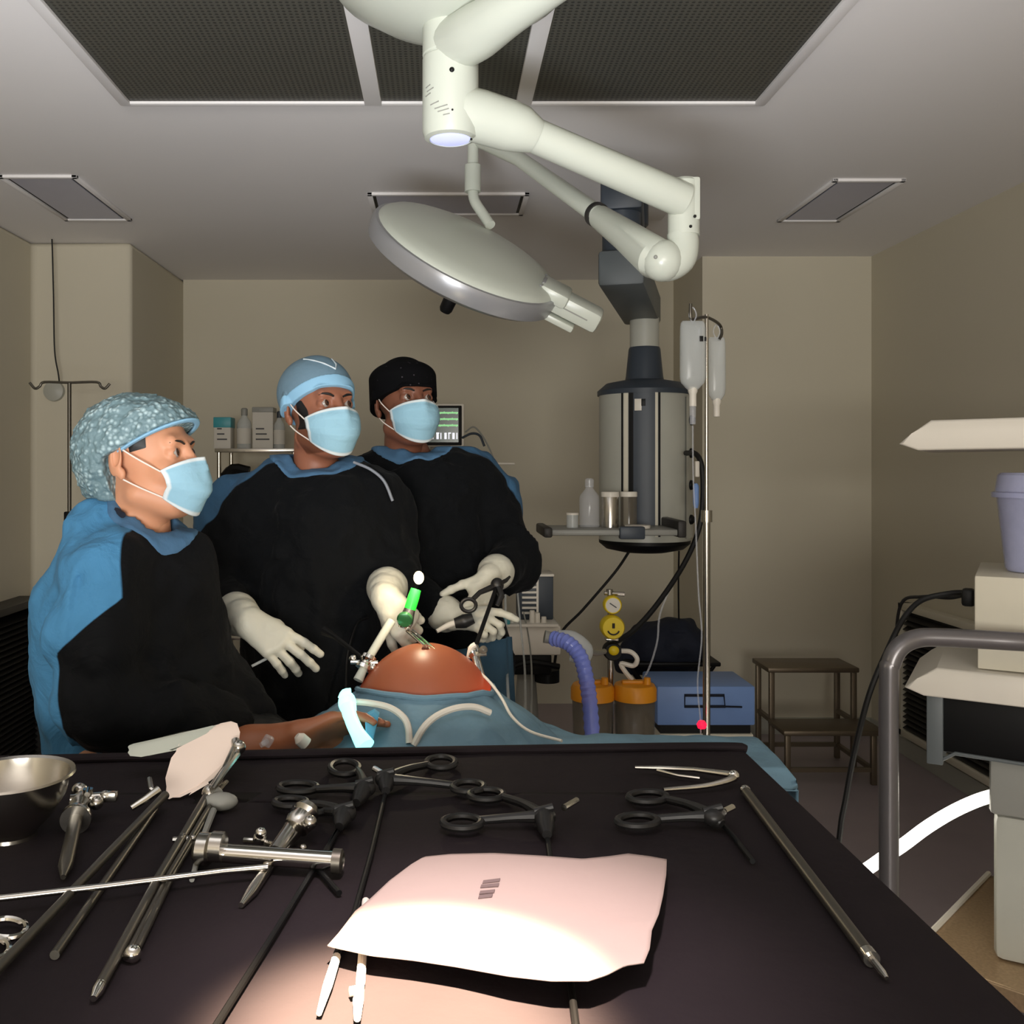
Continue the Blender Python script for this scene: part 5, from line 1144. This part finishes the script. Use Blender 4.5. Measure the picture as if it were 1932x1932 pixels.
gw3 = gown(pw, (-1.02, Y3-.36, .1), (-.24, Y3+.38, 1.48), tw, M['gown_w'], yokew, 37, ncut, amp=.013, neck=(pp(276, 1030), pp(300, 930), .094))
MB().tube([pp(178, 990, -.03), pp(195, 972, -.05), pp(215, 962, -.05), pp(232, 972, -.075)], .006, n=8, sm=4).build('neck_tie', M['navy'], gw3)
glove(pw, 'glove', wN, (.9, .1, -.25), (.1, .5, -.8), 1, (.7, .8, .8, .8), eN, .95, thumb=(.3, .6), cuff=.03, mat='black')
glove(pw, 'glove', wF, (.85, -.35, -.35), (0, -.3, -.9), -1, (.6, .7, .7, .7), eF, .95, thumb=(.3, .6), cuff=.03, mat='black')
# ------------------------------------------------------------------ operating table and patient
t = thing('operating_table', 'operating table under the blue patient drape', 'operating table', (.1, 2.0, 0))
MB().b2(-.30, .20, 1.78, 2.12, .80, .86, .015).build('mattress', M['black'], t)
MB().b2(.20, .58, 1.86, 2.10, .83, .86, .01).build('arm_board', M['black'], t)
MB().b2(-.14, .06, 1.88, 2.08, .08, .80, .02).build('pedestal', M['grey'], t)
MB().b2(-.28, .20, 1.84, 2.12, .0, .08, .015).build('base', M['grey'], t)
s = SDF((-.62, 1.62, .36), (.32, 2.36, 1.18), .0065)
BC = Vector((P(803, 0, 2.0).x, 2.0, .925))
s.ell(BC, (.165, .158, .208), k=.02)                                                    # inflated belly
s.cap((-.04, 1.78, .84), (-.04, 2.10, .86), .10, .11, .05).cap((-.13, 1.80, .86), (.06, 1.80, .86), .06, .06, .04)
s.cap((-.04, 1.70, .82), (-.04, 1.74, .83), .055, .06, .03)
for q in (-1, 1): s.cap((-.035+q*.09, 2.12, .88), (-.035+q*.075, 2.16, .48), .06, .042, .03)
sh_, el_, wr_ = (-.17, 1.86, .93), (-.365, 1.83, .965), P(566, 1388, 1.80)
s.chain([sh_, el_, tuple(wr_)], [.042, .040, .029], .02)
# open hand resting on the drape, fingers pointing right
f = Vector((.93, .05, .30)).normalized(); n = Vector((.1, -.55, -.6)); n = (n-f*n.dot(f)).normalized(); th = f.cross(n)
for k, (o, l) in enumerate(((.030, .078), (.011, .082), (-.009, .078), (-.027, .07))):
    b0 = wr_+f*l+th*o; s.cap(wr_+th*o*.5, b0, .017, .0115, .014); p = b0; a_ = 0
    for L, w_, r0, r1 in ((.042, 1, .0098, .0092), (.026, 1.1, .0092, .0085), (.02, .7, .0085, .007)):
        a_ += (.25, .2, .25, .3)[k]*w_; q_ = p+((f+th*(.9, .2, -.3, -.9)[k]*.12).normalized()*math.cos(a_)+n*math.sin(a_))*L; s.cap(p, q_, r0, r1, .004); p = q_
p = wr_+f*.03+th*.024; d = (f*.7+th*.6+n*.3).normalized()
for L, r0, r1 in ((.04, .0135, .011), (.03, .011, .0095), (.022, .0095, .008)): q_ = p+d*L; s.cap(p, q_, r0, r1, .006); p = q_; d = (d+f*.25).normalized()
# second head for the patient lies under the table drape edge, out of the photo's sight
s.ell((-.04, 1.69, .80), (.07, .085, .10), k=.04)
pat = sdf_obj(s, 'person', M['belly'], None, at=(BC.x, BC.y, .36), attr=lambda p: .16*np.clip((1.9-np.sqrt(((p[:, 0]-BC.x)/.1)**2+((p[:, 1]-2.0)/.1)**2))*3, 0, 1)); tag(pat, 'patient lying under blue drape with inflated bare brown belly lit red-orange', 'person')
b = MB()
for k in range(2): b.tube([BC+Vector((-.002+k*.004, -.022, .207)), BC+Vector((-.004+k*.008, -.035, .203))], .004, n=8)
b.build('navel', mk('navel_skin', (96, 52, 36), .6), pat)

# drape over the patient with an opening for the belly
def bump(x, y):
    e = math.sqrt(((x-BC.x)/.17)**2+((y-2.0)/.17)**2)
    return e
dz = M['drape_b']
def pz(x, y):
    e = math.hypot((x-BC.x)/.27, (y-1.97)/.27); z = .94+(.155*(1-e**1.5) if e < 1 else 0)
    z += .012*mnoise.noise((x*7, y*9, 1))+.006*mnoise.noise((x*17+y*6, y*15, 4))+.008*abs(mnoise.noise((x*4+y*9, y*3-x*2, 9)))
    return z
bm = MB(); X0, X1, Y0_, Y1_ = -.335, .645, 1.71, 2.2; nu, nv = 150, 84
vs = {}
def dpt(u, v):
    x = X0-.0+(X1-X0)*(u-.1)/.8; q_ = min(1, max(0, (abs(x-BC.x)-.20)/.14)); y1 = Y1_-.2*q_*q_*(3-2*q_); q2 = min(1, max(0, (x-.38)/.2)); y0 = Y0_+.10*q2*q2*(3-2*q2); y = y0+(y1-y0)*(v-.12)/.76
    ox = max(0, X0-x, x-X1); oy = max(0, y0-y, y-y1); xx = min(max(x, X0), X1); yy = min(max(y, y0), y1)
    z = pz(xx, yy); d = max(ox, oy)*3.6
    fold = .012*math.sin((yy if ox > oy else xx)*30)+.008*math.sin((yy if ox > oy else xx)*63+1)
    dl = min(d, .05) if (oy > ox and y < y0) else d
    z -= max(0, dl-.01); k = 1-math.exp(-d/.02)
    if ox: xx += math.copysign(1, x-X1 if x > X1 else x-X0)*(.02*k+fold*min(1, d*4)*(1 if ox >= oy else .3))
    if oy: yy += math.copysign(1, y-Y0_-.1)*(.015*k+fold*min(1, d*4)*(1 if oy > ox else .3))*.6
    return xx, yy, z
for i in range(nu+1):
    for j in range(nv+1):
        p = Vector(dpt(i/nu, j/nv)); vs[i, j] = p
gv = {}
def opening(p): # belly window
    yb = 2.0-.083-.02*math.cos((p.x-BC.x)*9); return ((p.x-BC.x)/.140)**2+((p.y-1.995)/.135)**2 < 1
for i in range(nu):
    for j in range(nv):
        q = [(i, j), (i+1, j), (i+1, j+1), (i, j+1)]
        cpt = sum((vs[k] for k in q), Vector())/4
        if opening(cpt): continue
        for k in q:
            if k not in gv: gv[k] = bm.bm.verts.new(vs[k])
        bm.bm.faces.new([gv[k] for k in q])
pd = bm.build('patient_drape', dz, ang=180, solid=.002); tag(pd, 'blue cloth drape over the patient and table, spreading right of the belly', 'drape')
# folded hem around the window, and the long fold lines
b = MB(); b.tube([Vector((BC.x+.141*math.cos(a), 1.995+.136*math.sin(a), pz(BC.x+.141*math.cos(a), 1.995+.136*math.sin(a))+.003)) for a in [2*math.pi*k/40 for k in range(40)]], .006, n=8, closed=True)
b.build('window_hem', dz, pd)

# ------------------------------------------------------------------ tools at the operation site
# camera scope in the left hand of the man in the blue-grey cap
a_, b_ = P(783, 1118, 2.06), P(766, 1172, 2.05)
t = thing('laparoscope', 'lit laparoscope held in the glove, green glowing collar above the belly', 'laparoscope', b_)
MB().tube([b_+(b_-a_)*.25, b_, b_.lerp(a_, .45)], [.012, .016, .012], n=20).build('scope_body', M['steel'], t)
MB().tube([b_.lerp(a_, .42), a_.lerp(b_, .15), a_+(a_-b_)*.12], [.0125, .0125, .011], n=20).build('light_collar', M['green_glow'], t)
g = P(790, 1090, 2.055)
MB().ball(g, (.011, .011, .014), u=20, v=14).build('glowing_tip', M['glow'], t)
lg = lamp('POINT', 'scope_lamp', g+Vector((0, -.03, .012)), None, 1.7, (1, .82, .58), shadow_soft_size=.012)
MB().lathe([(0, 0), (.015, 0), (.017, .004), (.014, .010), (0, .012)], P(764, 1168, 2.03), (-.05, -1, -.1), n=24).build('valve_cap', mk('green_glass', (60, 120, 70), .15, metal=.3), t)
e1 = BC+Vector((.01, -.03, .2))
MB().tube([b_+Vector((.003, 0, -.02)), e1], .0042, n=12).tube([b_+Vector((.014, 0, -.02)), e1+Vector((.01, 0, 0))], .0032, n=12).build('shaft', M['chrome'], t)
# white trocar shaft and its steel collar
p0, p1, p2 = P(738, 1172, 2.06), P(693, 1246, 2.0), P(668, 1300, 1.97)
t = thing('trocar_port', 'bright white trocar tube rising left of the belly with steel collar', 'trocar', p2)
MB().tube([p0, p1], [.0098, .0085], n=18).build('shaft', M['white'], t)
b = MB(); d = (p2-p1).normalized(); b.lathe([(0, -.01), (.016, -.01), (.017, -.002), (.012, .004), (.018, .012), (.018, .02), (0, .022)], p1, d, n=22); b.cyl(p1+d*.01-Vector((.03, 0, -.006)), p1+d*.01+Vector((.026, 0, .004)), .005); b.ball(p1+Vector((-.03, 0, .004)), .008); b.ball(p1+Vector((.012, -.012, -.012)), .008); b.build('collar', M['chrome'], t)
MB().tube([p1+d*.02, p1.lerp(p2, .7)], [.0085, .0105], n=18).build('sleeve', M['white'], t)
tag(MB().tube([P(668, 1292, 1.975), P(655, 1310, 1.95), P(690, 1270, 1.93), P(740, 1232, 1.93)], .002, n=6, sm=5).build('thread', M['pipe']), 'thin pale thread along the left edge of the bare belly', 'thread') if False else None
# black grasper in the right-hand man's hands
q0, q1 = P(938, 1104, 2.30), P(893, 1232, 2.06)
t = thing('grasper', 'black-shafted grasper held upright by the man in the black cap', 'surgical instrument', q1)
MB().tube([q0, q1], .0048, n=12).build('shaft', M['black'], t)
b = MB(); b.ball(q0, (.016, .016, .018)); b.tube([q0, P(905, 1118, 2.27), P(893, 1130, 2.26)], [.008, .006, .006], n=10); b.tube([q0, P(955, 1095, 2.28), P(962, 1088, 2.29)], [.006, .005, .003], n=8)
b.tube([P(884+14*math.cos(a), 1142+12*math.sin(a), 2.25) for a in [2*math.pi*k/20 for k in range(20)]], .0045, n=8, closed=True); b.tube([q0, P(946, 1125, 2.27), P(938, 1142, 2.26)], [.01, .008, .005], n=8)
b.build('handle', M['grip'], t)
t = thing('trocar_port', 'small steel-and-clear trocar at the right shoulder of the belly', 'trocar', P(896, 1240, 2.05))
d = (P(912, 1290, 2.0)-P(893, 1222, 2.06)).normalized()
b = MB(); o_ = P(892, 1222, 2.06); b.lathe([(0, 0), (.013, 0), (.014, .02), (.009, .026), (.009, .07), (0, .07)], o_, d, n=18); b.build('sleeve', M['chrome'], t)
b = MB(); b.tube([P(885, 1240, 2.05), P(889, 1222, 2.045), P(897, 1216, 2.045)], .006, n=8, sm=3); b.build('gas_tap', M['whitep'], t)
b = MB(); b.cyl(P(896, 1236, 2.04), P(918, 1234, 2.04), .004); b.ball(P(912, 1226, 2.04), .009); b.build('valve', M['amber'], t)
t = thing('grasper', 'pale finger-like grasper handle end pointing left in front of the apron', 'surgical instrument', P(835, 1187, 2.27))
MB().tube([P(824, 1191, 2.26), P(845, 1180, 2.27), P(862, 1174, 2.28)], [.005, .007, .008], n=12, sm=4).build('tip', M['whitep'], t)
MB().tube([P(858, 1176, 2.28), P(876, 1172, 2.28), P(893, 1166, 2.28)], [.012, .017, .013], n=12, sm=4).build('handle', M['grip'], t)
# dark grasper at the left port
t = thing('grasper', 'thin dark grasper entering the left port below the open gloved hand', 'surgical instrument', P(655, 1220, 2.03))
MB().tube([P(612, 1190, 2.1), P(630, 1200, 2.08), P(690, 1246, 2.0)], [.011, .006, .004], n=10).build('shaft', M['black'], t)
tag(MB().tube([P(475, 1257, 2.08), P(512, 1238, 2.1)], .0032, n=8).build('probe', M['milky']), 'thin pale stick pointing down left below the open gloved hand', 'surgical instrument')
cable('scope_cable', 'thin black cable hanging down the gown below the raised glove', [P(694, 1165, 2.18), P(672, 1180, 2.2), P(655, 1240, 2.2), P(652, 1300, 2.14)], .0028, M['black'])
# lit clear sleeve, its glow put into the material, and tubes on the drape
t = thing('lit_sleeve', 'lit cyan clear sleeve and knob with painted glow beside the patient hand', 'clear sleeve', P(665, 1360, 1.82))
MB().ball(P(655, 1326, 1.80), (.017, .017, .021)).tube([P(645, 1318, 1.80), P(650, 1308, 1.80), P(662, 1306, 1.80)], .008, n=10, sm=3).build('knob', M['cyan_glow'], t)
MB().tube([P(656, 1330, 1.80), P(662, 1355, 1.76), P(674, 1382, 1.73), P(690, 1408, 1.71)], [.016, .0125, .013, .017], n=16, sm=4).build('sleeve', M['cyan_glow'], t)
tag(MB().prism([P(688, 1352, 1.76), P(706, 1343, 1.77), P(715, 1350, 1.77), P(703, 1405, 1.73), P(690, 1403, 1.73)], (0, .012, .004), .003).build('blue_pad', mk('pad_blue', (84, 158, 190), .5)), 'small blue flap right of the lit cyan sleeve', 'pad')
cable('gas_tube', 'pale flexible tube curving right from the lit cyan sleeve', [P(668, 1324, 1.83), P(700, 1327, 1.82), P(735, 1335, 1.80), P(760, 1352, 1.78), P(770, 1372, 1.77), P(772, 1402, 1.76)], .0065, M['whitep'], 'tube')
cable('gas_tube', 'pale flexible tube arching from the belly right side to the drape edge', [P(925, 1345, 1.84), P(895, 1334, 1.83), P(860, 1336, 1.81), P(825, 1350, 1.79), P(800, 1372, 1.77), P(780, 1406, 1.76)], .0065, M['whitep'], 'tube')
cable('drape_cord', 'thin white cord running from the belly right side along the blue drape', [P(898, 1262, 2.02), P(925, 1288, 1.96), P(947, 1318, 1.92), P(966, 1352, 1.87), P(1000, 1380, 1.82), P(1060, 1398, 1.77)], .003, M['whitep'], 'cord')
tag(MB().lathe([(0, 0), (.012, .0), (.012, .016), (.006, .024), (0, .024)], P(578, 1404, 1.74), (-.6, -.2, .6), n=16).build('tube_cap', M['whitep']), 'small white cap lying near the patient hand at the table edge', 'cap')
tag(MB().box(P(505, 1398, 1.72), (.018, .014, .02), .004, rot=(.3, .5, .4)).tube([P(505, 1398, 1.72), P(492, 1406, 1.71)], .005, n=8).build('clear_connector', M['clear']), 'small clear connector near the woman by the far table edge', 'connector')
# light that the lit scope sends through the belly wall
lamp('POINT', 'inner_lamp', BC+Vector((.105, -.03, .07)), None, .5, (1, .33, .15), shadow_soft_size=.03)
